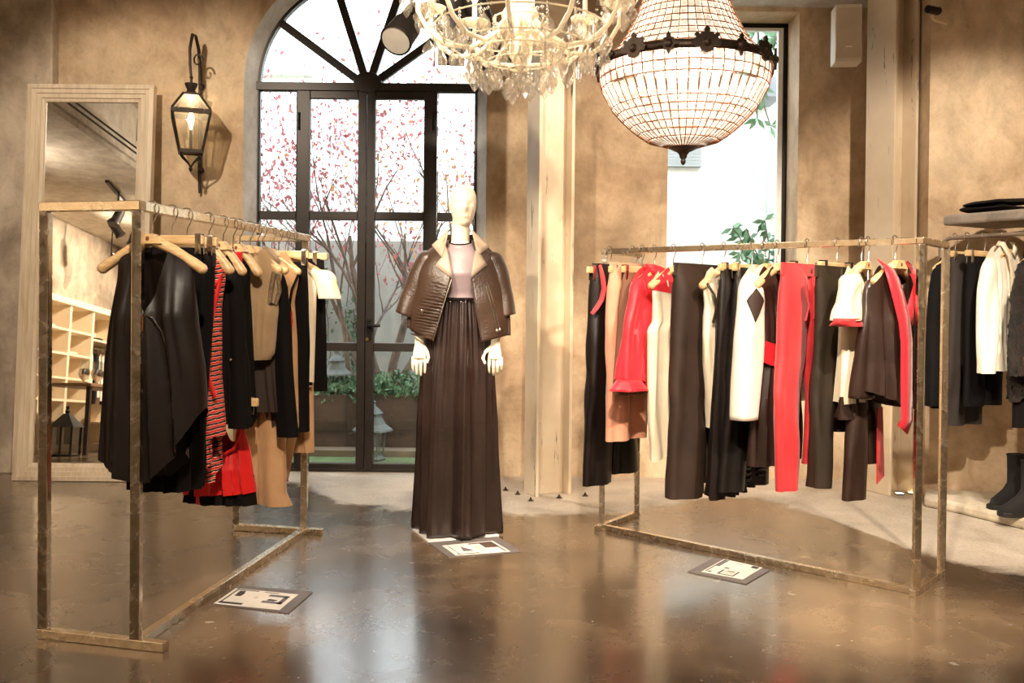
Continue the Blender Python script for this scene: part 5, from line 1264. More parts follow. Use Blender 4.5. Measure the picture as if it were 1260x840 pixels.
def put(kind, x, y, z, rz):
    if kind not in PM:
        b = {'drop': pendant(.030, .105, .010), 'small': pendant(.018, .06, .007), 'spear': spear(.008, .085), 'bead': B().lathe([(0, -.008), (.007, -.003), (.007, .003), (0, .008)], 8)}[kind]
        o = b.obj('pendant' if kind != 'bead' else 'bead', 'cut_crystal', xc); PM[kind] = o
    else:
        o = PM[kind].copy(); COL.objects.link(o); o.parent = xc
    o.location = (x, y, z); o.rotation_euler = (0, 0, rz); return o
rc = random.Random(17)
NA = 10; beads = B()
for k in range(NA):
    a = 2 * PI * k / NA + .19; ca, sa = math.cos(a), math.sin(a)
    def P(r, z): return (r * ca, r * sa, z)
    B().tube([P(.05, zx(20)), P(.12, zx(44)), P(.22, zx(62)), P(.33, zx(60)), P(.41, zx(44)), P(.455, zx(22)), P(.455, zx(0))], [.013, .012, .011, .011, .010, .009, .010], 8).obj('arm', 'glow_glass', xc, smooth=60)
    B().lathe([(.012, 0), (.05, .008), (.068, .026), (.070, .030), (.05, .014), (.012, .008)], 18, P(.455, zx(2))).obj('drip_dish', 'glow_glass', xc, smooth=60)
    B().lathe([(.012, 0), (.012, .09), (.013, .095), (.010, .10)], 10, P(.455, zx(-2))).obj('candle', M('candle_white', (250, 240, 220), .5), xc, smooth=60)
    B().lathe([(.006, 0), (.016, .018), (.012, .045), (0, .07)], 10, P(.455, zx(-2) + .10)).obj('bulb', 'bulb_glow', xc, smooth=60)
    for j in range(8):
        b_ = 2 * PI * j / 8 + rc.random() * .4; x, y = .455 * ca + .066 * math.cos(b_), .455 * sa + .066 * math.sin(b_)
        put('drop' if j % 2 else 'small', x, y, zx(2) + .012, rc.uniform(-.7, .7))
        beads.lathe([(0, -.008), (.006, 0), (0, .008)], 6, (x, y, zx(2) + .018))
    # drops along the arm and the garland to the next arm
    for r, py in ((.16, 52), (.24, 66), (.33, 64), (.40, 52)):
        jx = rc.uniform(-.02, .02); put(rc.choice(('drop', 'spear', 'small', 'drop')), r * ca + jx, r * sa + jx, zx(py) - .012, rc.uniform(-.8, .8))
    a2 = a + 2 * PI / NA
    for q in range(1, 12):
        t = q / 12; r = .455 - .10 * math.sin(PI * t); aa = lerp(a, a2, t); zq = zx(4) - .13 * math.sin(PI * t)
        beads.lathe([(0, -.009), (.008, 0), (0, .009)], 6, (r * math.cos(aa), r * math.sin(aa), zq))
        if q == 6: put('drop', r * math.cos(aa), r * math.sin(aa), zq - .008, rc.uniform(-.6, .6))
for ring, r, py, n, kinds in ((4, .38, 52, 18, ('small', 'spear', 'drop')), (5, .12, 40, 12, ('small', 'drop')), (0, .30, 74, 16, ('drop', 'spear', 'small')), (1, .22, 82, 14, ('drop', 'drop', 'spear')), (2, .14, 92, 9, ('drop', 'small')), (3, .05, 100, 5, ('drop',))):
    B().tube([(r * math.cos(2*PI*k/40), r * math.sin(2*PI*k/40), zx(py - 16)) for k in range(40)], .004, 6, closed=True).obj('ring', 'glow_glass', xc, smooth=60)
    for k in range(n):
        a = 2 * PI * k / n + ring * .3 + rc.uniform(-.08, .08); dz = rc.uniform(-.03, .008)
        put(kinds[k % len(kinds)], r * math.cos(a), r * math.sin(a), zx(py - 10) + dz, rc.uniform(-.8, .8))
        for q in range(4): beads.lathe([(0, -.008), (.007, 0), (0, .008)], 6, (r * math.cos(a), r * math.sin(a), lerp(zx(py - 16), zx(py - 10) + dz, q / 3)))
beads.obj('bead_chains', 'cut_crystal', xc, kind='stuff')
sh = B(); sh.lathe([(0, zx(86)), (.02, zx(82)), (.045, zx(70)), (.05, zx(58)), (.03, zx(46)), (.07, zx(34)), (.085, zx(18)), (.05, zx(2)), (.03, zx(-20)), (.06, zx(-40)), (.03, zx(-70)), (.02, zx(-120)), (.006, zx(-140)), (.006, 4.0 - XC.z)], 20); sh.obj('shaft', 'glow_glass', xc, smooth=60)
l = bpy.data.lights.new('crystal_lamp', 'POINT'); l.energy = 14; l.color = WARM; l.shadow_soft_size = .25
lo_ = bpy.data.objects.new('crystal_lamp', l); COL.objects.link(lo_); lo_.location = XC + Vector((0, 0, .16))
# ------------------------------------------------------------------ black stage spots hanging behind it
M('stage_black', (34, 28, 25), .45, .3, (24, 20, 18), 10)
M('reflector', (236, 232, 222), .3, .3)
def stage_spot(label, px, py, Y, tilt, yaw, L=.24, r=.075, flaps=True):
    p = PX(px, py, Y); t = thing('stage_spotlight', label, 'spotlight', p, rot=(tilt, 0, yaw))
    B().lathe([(0, .05), (r * .9, .045), (r * .96, .0), (r * 1.02, .01), (r, .02), (r * .95, L * .45), (r * .8, L * .55), (r * .8, L * .9), (r * .5, L), (0, L)], 20).obj('barrel', 'stage_black', t, smooth=40)
    B().lathe([(0, .03), (r * .45, .02), (r * .85, .004), (r * .93, .0)], 20).obj('reflector', 'reflector', t, smooth=50)
    B().lathe([(r * .98, -.004), (r * 1.06, 0), (r * 1.06, .016), (r * .98, .016)], 20, caps=False).obj('lens_ring', 'stage_black', t, smooth=40)
    if flaps:
        for s_ in (-1, 1):
            f = B(); f.box((s_ * r * 1.02 - .003, -r * .8, -.10), (s_ * r * 1.02 + .003, r * .8, .01)); f.obj('barn_door', 'stage_black', t)
            f = B(); f.box((-r * .8, s_ * r * 1.02 - .003, -.08), (r * .8, s_ * r * 1.02 + .003, .01)); f.obj('barn_door', 'stage_black', t)
    y = B(); y.tube([(-r * 1.15, 0, L * .4), (-r * 1.15, 0, L * .95), (-r * .9, 0, L * 1.2), (r * .9, 0, L * 1.2), (r * 1.15, 0, L * .95), (r * 1.15, 0, L * .4)], .010, 6); y.obj('yoke', 'stage_black', t, smooth=50)
    for s_ in (-1, 1): B().tube([(s_ * r * .8, 0, L * .42), (s_ * r * 1.35, 0, L * .42)], .014, 8).obj('knob', 'stage_black', t, smooth=50)
    return p
YS = 4.75
stage_spot('black stage spotlight with round silver reflector tilted towards the arched window', 487, 50, YS, math.radians(-48), math.radians(-22), .34, .080, False)
stage_spot('black stage spotlight with open barn doors pointing straight down', 556, 54, YS, math.radians(-8), math.radians(6), .30, .085, True)
stage_spot('black stage spotlight behind the crystal arms near the arch edge', 604, 58, YS + .1, math.radians(28), math.radians(-50), .30, .08, True)
tb = thing('lighting_truss', 'black pipe holding the stage spotlights', 'pipe', (-.45, YS + .1, PX(540, -60, YS).z))
zt_ = PX(540, -46, YS).z
B().tube([(-1.3, YS + .12, zt_), (.6, YS + .12, zt_)], .025, 10).obj('pipe', 'stage_black', tb, world=True, smooth=50)
for x in (-1.1, .3): B().tube([(x, YS + .12, zt_), (x, YS + .12, 4.0)], .008, 6).obj('drop_rod', 'stage_black', tb, world=True)
for px, dy in ((505, 0), (556, 0), (596, .0)):
    x = PX(px, 0, YS).x; B().tube([(x, YS + .12, zt_), (x, YS + .06, PX(px, 12, YS).z)], .010, 6).obj('clamp', 'stage_black', tb, world=True)
# ------------------------------------------------------------------ leaning mirror
def pale_wood():
    m, n, b, out = node_mat('limed_wood'); co = mapping(n, (9, 9, .8))
    n.links.new(ramp(n, noise(n, 4, 5, .6, co, .4), [(.3, lin((186, 166, 140))), (.7, lin((214, 198, 174)))]), b.inputs['Base Color'])
    b.inputs['Roughness'].default_value = .5; bump(n, b, noise(n, 14, 4, .6, co), .12, .004)
pale_wood()
m_, n_, b_, o_ = node_mat('mirror_silver'); b_.inputs['Metallic'].default_value = 1; b_.inputs['Roughness'].default_value = .012
n_.links.new(ramp(n_, noise(n_, 3, 2, .5, mapping(n_)), [(.3, (.80, .77, .72)), (.7, (.84, .81, .76))]), b_.inputs['Base Color'])
mxl, mxr, mht = wx(36, 6.30, 103), wx(191, 6.30, 103), 2.635
mir = thing('floor_mirror', 'tall leaning mirror in a stepped pale wooden frame beside the wall lantern', 'mirror', ((mxl + mxr) / 2, 6.145, 0), rot=(-.068, 0, 0))
hw_ = (mxr - mxl) / 2; prof = [(0, .01), (0, -.048), (.028, -.052), (.032, -.043), (.058, -.043), (.062, -.034), (.088, -.034), (.092, -.024), (.112, -.020), (.114, .0)]
fm = B(); vs = []
for ins, y in prof: vs += [(-hw_ + ins, y, ins), (hw_ - ins, y, ins), (hw_ - ins, y, mht - ins), (-hw_ + ins, y, mht - ins)]
fs = [(4*i+k, 4*i+(k+1)%4, 4*(i+1)+(k+1)%4, 4*(i+1)+k) for i in range(len(prof)-1) for k in range(4)]
fm.add(vs, fs).obj('frame', 'limed_wood', mir)
B().box((-hw_ + .11, -.006, .11), (hw_ - .11, .004, mht - .11)).obj('glass', 'mirror_silver', mir)
B().box((-hw_ + .01, .004, .01), (hw_ - .01, .014, mht - .01)).obj('backing', 'limed_wood', mir)
# ------------------------------------------------------------------ wall lantern
YLn = 6.17; lp_ = PX(235, 150, YLn); kl = YLn / F_PX
ln = thing('wall_lantern', 'antique iron wall lantern with glass sides on a gooseneck bracket', 'lantern', lp_)
def lz(py): return (150 - py) * kl
M('lantern_iron', (64, 54, 46), .5, .5, (42, 36, 30), 12, .2, 80)
glass_mat('lantern_pane', (.97, .95, .90), .05, body=(255, 240, 216), body_f=.10)
ra = math.radians(20)
def sq(h, z, r=ra): return [Vector((h * math.sqrt(2) * math.cos(r + PI / 4 + k * PI / 2), h * math.sqrt(2) * math.sin(r + PI / 4 + k * PI / 2), z)) for k in range(4)]
s0, s1, s2, s3 = sq(.070, lz(187)), sq(.118, lz(141)), sq(.118, lz(137)), sq(.050, lz(117))
for k in range(4):
    B().bar(s0[k], s1[k], .012, .012).obj('corner_bar', 'lantern_iron', ln); B().bar(s2[k], s3[k], .011, .011).obj('roof_bar', 'lantern_iron', ln)
    j = (k + 1) % 4
    bb = B(); bb.bar(s1[k] + Vector((0, 0, .006)), s1[j] + Vector((0, 0, .006)), .014, .03); bb.obj('collar_rail', 'lantern_iron', ln)
    B().bar(s0[k], s0[j], .016, .022).obj('base_rail', 'lantern_iron', ln); B().bar(s3[k], s3[j], .012, .014).obj('top_rail', 'lantern_iron', ln)
    for q in range(3):
        p = s1[k].lerp(s1[j], (q + .5) / 3) * 1.04; B().ball((p.x, p.y, lz(138)), .007, 8, 5).obj('rivet', M('brass_stud', (220, 200, 160), .3, 1.0), ln)
    B().add([s0[k] * .985, s0[j] * .985, s1[j] * .985, s1[k] * .985], [(0, 1, 2, 3)]).obj('pane', 'lantern_pane', ln, solid=.002)
    B().add([s2[k] * .985, s2[j] * .985, s3[j] * .985, s3[k] * .985], [(0, 1, 2, 3)]).obj('roof_pane', 'lantern_pane', ln, solid=.002)
B().prism([(p.x, p.y) for p in sq(.068, 0)], lz(188), lz(186.5)).obj('base_plate', 'lantern_iron', ln)
B().lathe([(.050, lz(118)), (.052, lz(116)), (.030, lz(113)), (.026, lz(111)), (.040, lz(105)), (.042, lz(103)), (.008, lz(102)), (.008, lz(97)), (.014, lz(96)), (.008, lz(94)), (0, lz(94))], 16).obj('chimney', 'lantern_iron', ln, smooth=40)
for k in range(4):
    p = s0[k] * 1.0; B().tube([p, Vector((p.x * .75, p.y * .75, lz(193))), Vector((p.x * .25, p.y * .25, lz(200))), Vector((0, 0, lz(206)))], .006, 6).obj('scroll_stay', 'lantern_iron', ln, smooth=60)
B().lathe([(0, lz(212)), (.008, lz(210)), (.014, lz(207.5)), (.006, lz(205)), (0, lz(204))], 12).obj('finial', 'lantern_iron', ln, smooth=50)
B().lathe([(.006, lz(160)), (.018, lz(152)), (.022, lz(146)), (.012, lz(139)), (0, lz(137))], 12).obj('bulb', M('lantern_bulb', (255, 240, 214), .4, 0, emis=(255, 226, 176), estr=3.5), ln, smooth=60)
B().tube([(0, 0, lz(187)), (0, 0, lz(160))], .010, 8).obj('bulb_holder', 'lantern_iron', ln)
# bracket (wall pole + gooseneck)
wp = PX(246, 150, YW - .035) - lp_
gp = [(wp.x, wp.y, lz(229) * 1.04), (wp.x, wp.y, lz(205)), (wp.x, wp.y, lz(150)), (wp.x, wp.y, lz(97)), (wp.x * .9, wp.y * .95, lz(75)), (wp.x * .75, wp.y * .80, lz(52)), (wp.x * .45, wp.y * .45, lz(39)), (wp.x * .1, wp.y * .1, lz(42)), (-.01, 0, lz(60)), (-.008, 0, lz(80)), (0, 0, lz(96))]
B().tube(gp, [.008, .013, .012, .012, .012, .012, .011, .011, .010, .009, .008], 10).obj('gooseneck', 'lantern_iron', ln, smooth=60)
sp_ = [(.02 + .035 * (1 - t) * math.cos(t * 9), 0.0 + wp.y * .25, lz(72) + .05 * (1 - t) * math.sin(t * 9)) for t in [i / 24 for i in range(22)]]
B().tube(sp_, .006, 6).obj('scroll', 'lantern_iron', ln, smooth=60)
for py in (97, 203):
    b = B(); c = Vector((wp.x + .01, wp.y, lz(py))); b.tube([c, c + Vector((0, .04, 0))], .012, 8); b.ball(c, .022, 10, 6); b.obj('wall_knob', 'lantern_iron', ln, smooth=60)
l = bpy.data.lights.new('lantern_lamp', 'POINT'); l.energy = 2; l.color = (1, .84, .62); l.shadow_soft_size = .03
lo_ = bpy.data.objects.new('lantern_lamp', l); COL.objects.link(lo_); lo_.location = lp_ + Vector((0, 0, lz(128)))
# ------------------------------------------------------------------ speaker and camera on the wall
YP = 5.90; a0 = PX(1028, 76, YP); a1 = PX(1061, 5, YP)
sp = thing('wall_speaker', 'beige-grey wall speaker fixed high beside the right column', 'speaker', ((a0.x + a1.x) / 2, YP, a0.z), rz=math.radians(-7))
w2, h2 = (a1.x - a0.x) / 2 * 1.0, a1.z - a0.z
M('speaker_shell', (206, 194, 176), .5); M('speaker_cloth', (188, 172, 150), .8, 0, None, 6, .4, 400)
B().box((-w2, 0, 0), (w2, .14, h2)).obj('housing', 'speaker_shell', sp, bevel=.006)
B().box((-w2 + .004, -.008, .025), (w2 - .004, .0, h2 - .025)).obj('grille', 'speaker_cloth', sp, bevel=.003)
B().box((-.02, -.0105, h2 * .25), (.02, -.008, h2 * .25 + .007)).obj('badge', M('badge_silver', (240, 236, 226), .3, .6), sp)
B().box((.0, .14, h2 * .4), (.06, .24, h2 * .6)).obj('wall_bracket', 'speaker_shell', sp)
YK = 5.72; c0 = PX(1146, 13, YK); cam_ = thing('security_camera', 'small black security camera on a pale bracket high on the right wall', 'camera', c0)
B().tube([(-.035, -.03, 0), (.05, .02, .004)], .024, 12).obj('housing', 'black_metal', cam_, smooth=40)
B().tube([(.05, .02, .004), (.062, .028, .004)], [.026, .018], 12).obj('rear_cap', 'black_metal', cam_, smooth=40)
B().tube([(.01, .02, -.02), (.03, .03, -.045), (.12, .06, -.06)], .010, 8).obj('bracket', M('bracket_cream', (216, 196, 160), .5), cam_, smooth=50)
B().lathe([(.0, 0), (.03, 0), (.03, .01), (0, .01)], 14).obj('wall_plate', 'bracket_cream', cam_).matrix_parent_inverse = Matrix.Translation((.125, .075, -.06)) @ Matrix.Rotation(PI / 2, 4, 'X')
# ------------------------------------------------------------------ stone shelf, rail and clothes on the side wall
plaster('shelf_stone', (156, 146, 136), (120, 112, 104), (186, 176, 164))
zs = PX(1160, 271, 5.45).z; S0 = PX(1160, 271, 5.45)
sh_ = B(); A_, B__ = S0, S0 + SD * 2.3
sh_.prism([(A_.x, A_.y), (B__.x, B__.y), ((B__ + SN * .5).x, (B__ + SN * .5).y), ((A_ + SN * .5).x, (A_ + SN * .5).y)], zs - .03, zs + .03)
sh_.obj('stone_shelf', 'shelf_stone', bevel=.014, label='rough grey stone shelf above the clothes rail on the side wall', cat='shelf')
fo = thing('folded_sweater', 'folded black sweater lying on the stone shelf', 'sweater', S0 + SD * .22 + SN * .2 + Vector((0, 0, .03)), rz=math.radians(30))
def slab(w_, d_, h_, ph):
    return B().grid(lambda i, j: (w_ * (abs(math.cos(2*PI*i)) ** .35) * math.copysign(1, math.cos(2*PI*i)) * math.cos((j - .5) * PI) ** .3 if 0 < j < 1 else 0, d_ * (abs(math.sin(2*PI*i)) ** .35) * math.copysign(1, math.sin(2*PI*i)) * math.cos((j - .5) * PI) ** .3 if 0 < j < 1 else 0, h_ * j + .006 * math.sin(7 * i * PI + ph) * j), 32, 9, True)
slab(.20, .15, .045, 0).obj('lower_fold', 'wool_black', fo, smooth=70); o = slab(.19, .145, .04, 2).obj('upper_fold', 'wool_black', fo, smooth=70); o.location = (.015, 0, .043); o.rotation_euler = (0, math.radians(-4), 0)
R0 = PX(1166, 293, 5.47); R1 = R0 + SD * 2.1
wr_t = thing('wall_clothes_rail', 'pale iron clothes rail with a scrolled end under the stone shelf', 'clothes rail', R0)
M('pale_iron', (150, 134, 118), .5, .4, (124, 110, 96), 12)
pts = [R1, R0.lerp(R1, .5), R0.lerp(R1, .1), R0 + SD * .03]
for k in range(1, 8): a = PI / 2 * k / 7; pts.append(R0 + SD * (.03 - .075 * math.sin(a)) + Vector((0, 0, -.075 * (1 - math.cos(a)))))
for k in range(1, 20): t = k / 19; r = .07 * (1 - .75 * t); a = PI + t * 4.6; pts.append(R0 + SD * (-.045 + .07 + r * math.cos(a)) + Vector((0, 0, -.10 + r * math.sin(a))))
B().tube(pts, .0125, 10).obj('rail', 'pale_iron', wr_t, world=True, smooth=60)
for s_ in (.35, 1.7):
    p = R0 + SD * s_; B().tube([p, p + SN * .22 + Vector((0, 0, .03)), p + SN * .50 + Vector((0, 0, .05))], .009, 8).obj('bracket', 'pale_iron', wr_t, world=True, smooth=60)
WR_ = (R0, R0 + SD * 1.4); RZW = math.radians(30); GW = 'clothes on the wall rail'; HGW = 'hangers on the wall rail'
def wallg(px): return G(WR_, px, RZW)
g = wallg(1175)
wood_hanger(g.loc, g.rz, 'wooden shoulder hanger inside the black wool jacket at the rail end', half=.17, group=HGW)
t = thing('jacket', 'black wool jacket at the scrolled end of the wall rail', 'jacket', g.loc, g.rz, GW); hz = g.z(500)
torso([(-.10, .16, .14), (-.25, .18, .16), (-.5, .19, .17), (hz, .19, .17)], -.09, .10, hz, (.06, .1), .05, .006, 2.4, .4).obj('body', 'navy_black', t, smooth=70)
limb((-.14, -.01, -.15), (-.19, -.03, -.4), (-.215, -.03, g.z(496)), .055, .065, .06, .7, amp=.004).obj('sleeve', 'navy_black', t, smooth=70)
g = wallg(1190)
clip_hanger(g.loc, g.rz, 'wooden clip hanger holding the dark trousers on the wall rail', half=.16, clipx=.12, group=HGW)
t = thing('trousers', 'straight dark brown trousers on the wall rail', 'trousers', g.loc, g.rz, GW); zt = g.z(313)
legs(.155, zt, zt - g.z(521), .078, .04, -.02, .004, .004, .5).obj('legs', M('trouser_umber', (38, 29, 25), .8), t, smooth=70)
g = wallg(1212)
clip_hanger(g.loc, g.rz, 'wooden clip hanger holding the black cropped trousers behind the white blouse', half=.17, clipx=.13, group=HGW)
t = thing('trousers', 'cropped black trousers behind the white blouse', 'trousers', g.loc, g.rz, GW); zt = g.z(316)
legs(.16, zt, zt - g.z(498), .082, .035, .0, .004, .004, .5).obj('legs', 'navy_black', t, smooth=70)
g = wallg(1236)
wood_hanger(g.loc, g.rz, 'wooden shoulder hanger inside the white collarless blouse', half=.17, group=HGW)
t = thing('blouse', 'off-white long-sleeved blouse with a collar on the wall rail', 'blouse', g.loc, g.rz, GW); hz = g.z(455)
torso([(-.085, .16, .16), (-.2, .185, .185), (-.4, .20, .2), (hz, .21, .21)], -.06, .10, hz, (.055, .05), .045, .010, 3, .4).obj('body', 'cream_white', t, smooth=70)
limb((-.145, -.01, -.13), (-.19, -.03, -.4), (-.205, -.035, g.z(457)), .055, .062, .056, .7, amp=.006).obj('sleeve', 'cream_white', t, smooth=70)
band([(-.065, .0, -.05), (-.06, -.03, -.055), (-.02, -.045, -.12), (.0, -.05, -.2), (.0, -.055, hz + .02)], .035, 'button_placket', 'cream', t); band([(.065, .0, -.05), (.06, -.03, -.055), (.02, -.045, -.11)], .04, 'collar', 'cream_white', t)
def fur_mat():
    m, n, b, out = node_mat('dark_fur'); f = noise(n, 5, 5, .7, mapping(n, (3, 3, 1.2)), .6)
    n.links.new(ramp(n, f, [(.40, lin((10, 8, 7))), (.62, lin((44, 28, 18))), (.75, lin((92, 62, 38)))]), b.inputs['Base Color']); b.inputs['Roughness'].default_value = .7
    bump(n, b, noise(n, 90, 4, .7, mapping(n, (1, 1, .25))), .9, .03)
fur_mat()
g = wallg(1279)
wood_hanger(g.loc, g.rz, 'wooden shoulder hanger inside the dark fur coat', half=.17, group=HGW)
t = thing('fur_coat', 'shaggy dark brown fur coat over a black skirt beside the white blouse', 'coat', g.loc, g.rz, GW); hz = g.z(490)
def shag(b, amp, seed):
    R = random.Random(seed); b.v = [Vector((p.x + R.gauss(0, amp), p.y + R.gauss(0, amp), p.z + R.gauss(0, amp))) for p in b.v]; return b
shag(torso([(-.10, .15, .15), (-.25, .19, .2), (-.5, .22, .24), (-.62, .24, .26), (hz, .225, .25)], -.08, .10, lambda u: hz + .012 * math.sin(14 * u), (.06, .12), .075, .010, 3, .4), .004, 3).obj('body', 'dark_fur', t, smooth=90)
shag(limb((-.14, -.02, -.15), (-.19, -.05, -.35), (-.215, -.055, g.z(460)), .06, .075, .078, .8, amp=.006), .004, 5).obj('sleeve', 'dark_fur', t, smooth=90)
torso([(hz + .1, .20, .2), (g.z(523), .21, .21)], hz + .1, 0, g.z(523), None, .05, .006, 3, .4, nt=8).obj('skirt_hem', 'wool_black', t, smooth=70)
# boots on the ledge
M('black_suede', (22, 18, 17), .9, 0, (14, 11, 10), 8, .2, 200)
def boot(px, py, rz, label):
    p = FL(px, py, .062); t = thing('ankle_boot', label, 'boot', (p.x, p.y, .062), rz, 'pair of boots on the ledge')
    # toe points to local -x
    rows = [(0.30, .0, .055, .045), (.22, .0, .052, .043), (.14, -.002, .05, .042), (.105, -.02, .066, .042), (.075, -.05, .088, .042), (.055, -.075, .098, .042), (.035, -.095, .085, .043), (.022, -.10, .082, .043)]
    b = B(); ring_loft(b, [(z, cx, 0, a, d) for z, cx, a, d in rows], 20); b.obj('upper', 'black_suede', t, smooth=60)
    B().prism([(-.185, -.03), (-.15, -.045), (-.05, -.043), (-.02, -.03), (-.02, .03), (-.05, .043), (-.15, .045), (-.185, .03), (-.195, 0)], 0, .026).obj('platform_sole', M('boot_sole', (18, 15, 14), .6), t, bevel=.004)
    b = B(); ring_loft(b, [(.0, .03, 0, .02, .022), (.05, .03, 0, .022, .025), (.10, .02, 0, .035, .035)], 12); b.obj('heel', 'boot_sole', t, smooth=50)
    B().tube([(.0 + .056 * math.cos(2*PI*k/20), .046 * math.sin(2*PI*k/20), .30) for k in range(20)], .004, 6, closed=True).obj('collar_edge', 'black_suede', t)
boot(1250, 624, math.radians(18), 'black suede platform ankle boot on the ledge, the one nearer the wall')
boot(1268, 634, math.radians(10), 'black suede platform ankle boot on the ledge, the one nearer the ledge edge')
# ------------------------------------------------------------------ the far side of the shop (seen in the mirror)
M('shelf_cream', (226, 210, 182), .5, 0, (216, 198, 168), 4)
un = thing('shelving_unit', 'cream cubbyhole shelving along the side wall, reflected in the mirror', 'shelving', (-6.3, -1.0, 0))
Ys = [1.0, .30, -.42, -1.12, -2.15, -3.0]; X0, X1 = -6.49, -6.08
B().box((-6.5, -3.05, 2.0), (X1 + .03, 1.05, 2.09)).obj('cornice', 'shelf_cream', un, world=True, bevel=.01)
B().box((-6.5, -3.05, 0), (X1, 1.05, .10)).obj('plinth', 'shelf_cream', un, world=True)
B().box((-6.5, -3.05, .1), (-6.48, 1.05, 2.0)).obj('back_panel', 'shelf_cream', un, world=True)
for y in Ys: B().box((X0, y - .03, .10), (X1, y + .03, 2.0)).obj('upright', 'shelf_cream', un, world=True)
for ya, yb in zip(Ys, Ys[1:]):
    zz_ = (.40, .70, 1.0, 1.33, 1.66) if yb > -1.2 or yb < -2.2 else (.40, 1.60)
    for z in zz_: B().box((X0, yb + .03, z - .015), (X1, ya - .03, z + .015)).obj('shelf', 'shelf_cream', un, world=True)
B().tube([(-6.2, -2.12, 1.50), (-6.2, -1.15, 1.50)], .012, 8).obj('rail', 'brushed_nickel', un, world=True)
for k, mt in enumerate(('navy_black', 'cream_white', 'navy_black', 'cream_white', 'cream_white', 'navy_black', 'wool_black')):
    y = -1.25 - k * .125; cl_ = {'navy_black': 'black', 'cream_white': 'white', 'wool_black': 'plain black'}[mt]
    ordn = ('first', 'second', 'third', 'fourth', 'fifth', 'sixth', 'seventh')[k]
    t = thing('hanging_shirt', f'{cl_} shirt on the cubbyhole rail, {ordn} from the table end', 'shirt', (-6.2, y, 1.50), math.radians(60), 'shirts in the shelving unit')
    torso([(-.08, .13, .13), (-.2, .15, .15), (-.75, .15, .15)], -.06, .06, -.72 - .05 * (k % 3), (.05, .04), .03, .006, 2, k, nu=21, nt=12).obj('body', mt, t, smooth=70)
    B().tube(hook_pts(.08, .02), .0026, 5).obj('hook', 'chrome', t)
for k, (y, z) in enumerate(((-1.5, 1.615), (-.7, 1.345), (.0, 1.675))):
    t = thing('folded_stack', ('dark folded sweater above the cubbyhole rail', 'pale folded sweater in a middle cubbyhole', 'pale folded sweater in an upper cubbyhole')[k], 'sweater', (-6.28, y, z), PI / 2)
    slab(.17, .14, .05, k).obj('fold', 'navy_black' if k == 0 else 'cream', t, smooth=70)
tb_ = thing('display_table', 'long dark-topped display table before the shelving, reflected in the mirror', 'table', (-5.4, -.7, 0))
B().box((-5.75, -1.9, .84), (-5.15, .9, .88)).obj('table_top', M('table_oak', (150, 118, 84), .4), tb_, world=True, bevel=.005)
for x in (-5.7, -5.2):
    for y in (-1.83, .83): B().bar((x, y, 0), (x, y, .84), .05, .05).obj('leg', M('table_leg', (70, 54, 42), .5), tb_, world=True)
for k in range(5):
    t = thing('silver_vase', f'polished silver goblet vase on the display table, {("first", "second", "third", "fourth", "fifth")[k]} from the mirror', 'vase', (-5.45 + .07 * (k % 2), .45 - .20 * k, .88), group='silver vases on the display table')
    B().lathe([(.05, 0), (.05, .008), (.015, .02), (.015, .05), (.055, .09), (.07, .14), (.062, .20), (.058, .20), (.06, .14), (0, .09)], 18).obj('cup', 'chrome', t, smooth=50)
    B().lathe([(.058, .0), (.062, .11)], 18, (0, 0, .20)).obj('glass_rim', 'lantern_glass', t, smooth=50)
fl = thing('floor_lantern', 'dark metal floor lantern with pyramid roof reflected low in the mirror', 'lantern', (-5.25, 1.25, 0))
B().box((-.13, -.13, 0), (.13, .13, .02)).obj('base', 'iron', fl)
for sx in (-1, 1):
    for sy in (-1, 1): B().bar((sx * .12, sy * .12, .02), (sx * .12, sy * .12, .34), .018, .018).obj('post', 'iron', fl)
B().prism([(p.x, p.y) for p in sq(.115, 0, 0)], .02, .34).obj('glass', 'lantern_glass', fl)
rf = B(); c4 = sq(.15, .34, 0) + sq(.03, .50, 0); rf.add(c4, [(0, 1, 5, 4), (1, 2, 6, 5), (2, 3, 7, 6), (3, 0, 4, 7), (3, 2, 1, 0), (4, 5, 6, 7)]); rf.obj('roof', 'iron', fl); B().lathe([(.02, .5), (.03, .53), (.012, .55), (.02, .58), (0, .6)], 10).obj('knob', 'iron', fl, smooth=50)
# dropped ceiling with slot vents above the shelving
plaster('cornice_white', (232, 226, 214), (226, 218, 204), (236, 230, 220))
B().box((-6.5, -6.15, 3.30), (-4.35, 6.35, 4.0)).obj('trim_4', 'cornice_white', kind='structure')
cr = thing('slot_vent', 'long twin-slot air vent along the dropped ceiling edge', 'vent', (-4.33, 1, 3.4))
B().box((-4.36, -5, 3.36), (-4.30, 6.2, 3.56)).obj('housing', 'cornice_white', cr, world=True, bevel=.004)
for z in (3.43, 3.49): B().box((-4.31, -4.9, z), (-4.295, 6.1, z + .022)).obj('slot', 'black_metal', cr, world=True)
for k in range(2):
    t = thing('air_grille', ('grey square ventilation grille on the dropped ceiling side, the one nearer the mirror', 'grey square ventilation grille on the dropped ceiling side, the one further from the mirror')[k], 'grille', (-4.35, 1.75 - .5 * k, 3.75), group='ventilation grilles')
    B().box((-.001, -.2, -.13), (.012, .2, .13)).obj('frame', M('grille_grey', (150, 148, 142), .5), t)
    for q in range(7): B().bar((.014, -.18, -.105 + q * .035), (.014, .18, -.105 + q * .035), .006, .018).obj('slat', 'grille_grey', t)
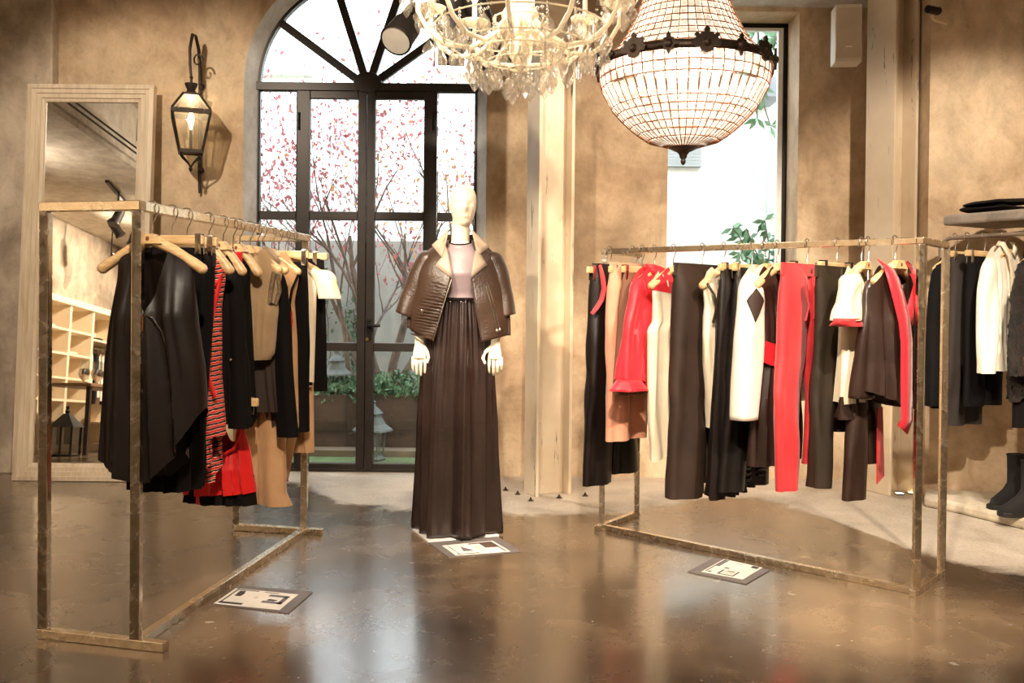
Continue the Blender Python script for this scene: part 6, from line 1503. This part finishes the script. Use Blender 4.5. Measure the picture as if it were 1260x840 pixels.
for k, (x, y, tl, yw) in enumerate(((-5.0, .9, .5, .3), (-5.2, .2, -.6, 1.2), (-5.3, -.4, .7, 2.4), (-5.5, -1.4, -.5, .8))):
    p = Vector((x, y, 2.86)); t = thing('track_spotlight', ('black spotlight above the silver vases, first on the far track', 'black spotlight on the far track tilted to the vases', 'black spotlight on the far track turned to the shirts', 'black spotlight at the far end of the far track')[k], 'spotlight', p, rot=(tl, 0, yw), group='spotlights on the far track')
    B().lathe([(.07, 0), (.07, .02), (.06, .04), (.06, .2), (.045, .26), (0, .26)], 16).obj('barrel', 'stage_black', t, smooth=40)
    B().lathe([(0, .02), (.06, .002)], 16).obj('lens', 'reflector', t)
    Mi = WM[t].inverted().to_3x3(); up = Mi @ Vector((0, 0, 1)); B().tube([Vector((0, 0, .12)), Vector((0, 0, .12)) + up * .1, Vector((0, 0, .12)) + up * (3.30 - 2.86 - .08)], .014, 6).obj('stem', 'stage_black', t)
tk = thing('ceiling_track', 'black lighting track under the dropped ceiling', 'track', (-5.2, -.2, 3.28))
B().bar((-4.9, 1.4, 3.285), (-5.6, -2.0, 3.285), .04, .03).obj('track', 'stage_black', tk, world=True)
# ------------------------------------------------------------------ track spot heads: the fixture and its own light, added fill lamps too
def spot_head(label, loc, tgt, power, ang):
    d = (Vector(tgt) - Vector(loc)).normalized()
    t = thing('track_spotlight', label, 'spotlight', loc, rot=d.to_track_quat('-Z', 'Y').to_euler(), group='spotlights on the ceiling tracks')
    B().lathe([(0, .03), (.05, .028), (.052, .0), (.055, .02), (.048, .03), (.048, .16), (.04, .19), (0, .19), ], 16).obj('barrel', 'black_metal', t, smooth=40)
    s = B(); Mi = WM[t].inverted().to_3x3(); up = Mi @ Vector((0, 0, 1))
    s.tube([Vector((0, 0, .10)), Vector((0, 0, .10)) + up * .12, Vector((0, 0, .10)) + up * ((3.3 if loc[0] < -4.35 else 4.0) - loc[2] - .02)], .010, 6); s.obj('stem', 'black_metal', t)
    B().lathe([(0, .004), (.046, .004)], 16).obj('lens', 'lamp_glow', t)
    p = Vector(loc) + d * .03
    spot('spot_lamp', p, tgt, power, ang)
for l_, g_, p_, a_, what in SPOTS:
    spot_head('black ceiling spotlight aimed at ' + what, l_, g_, p_, a_)
# ------------------------------------------------------------------ lamps aimed from the tracks
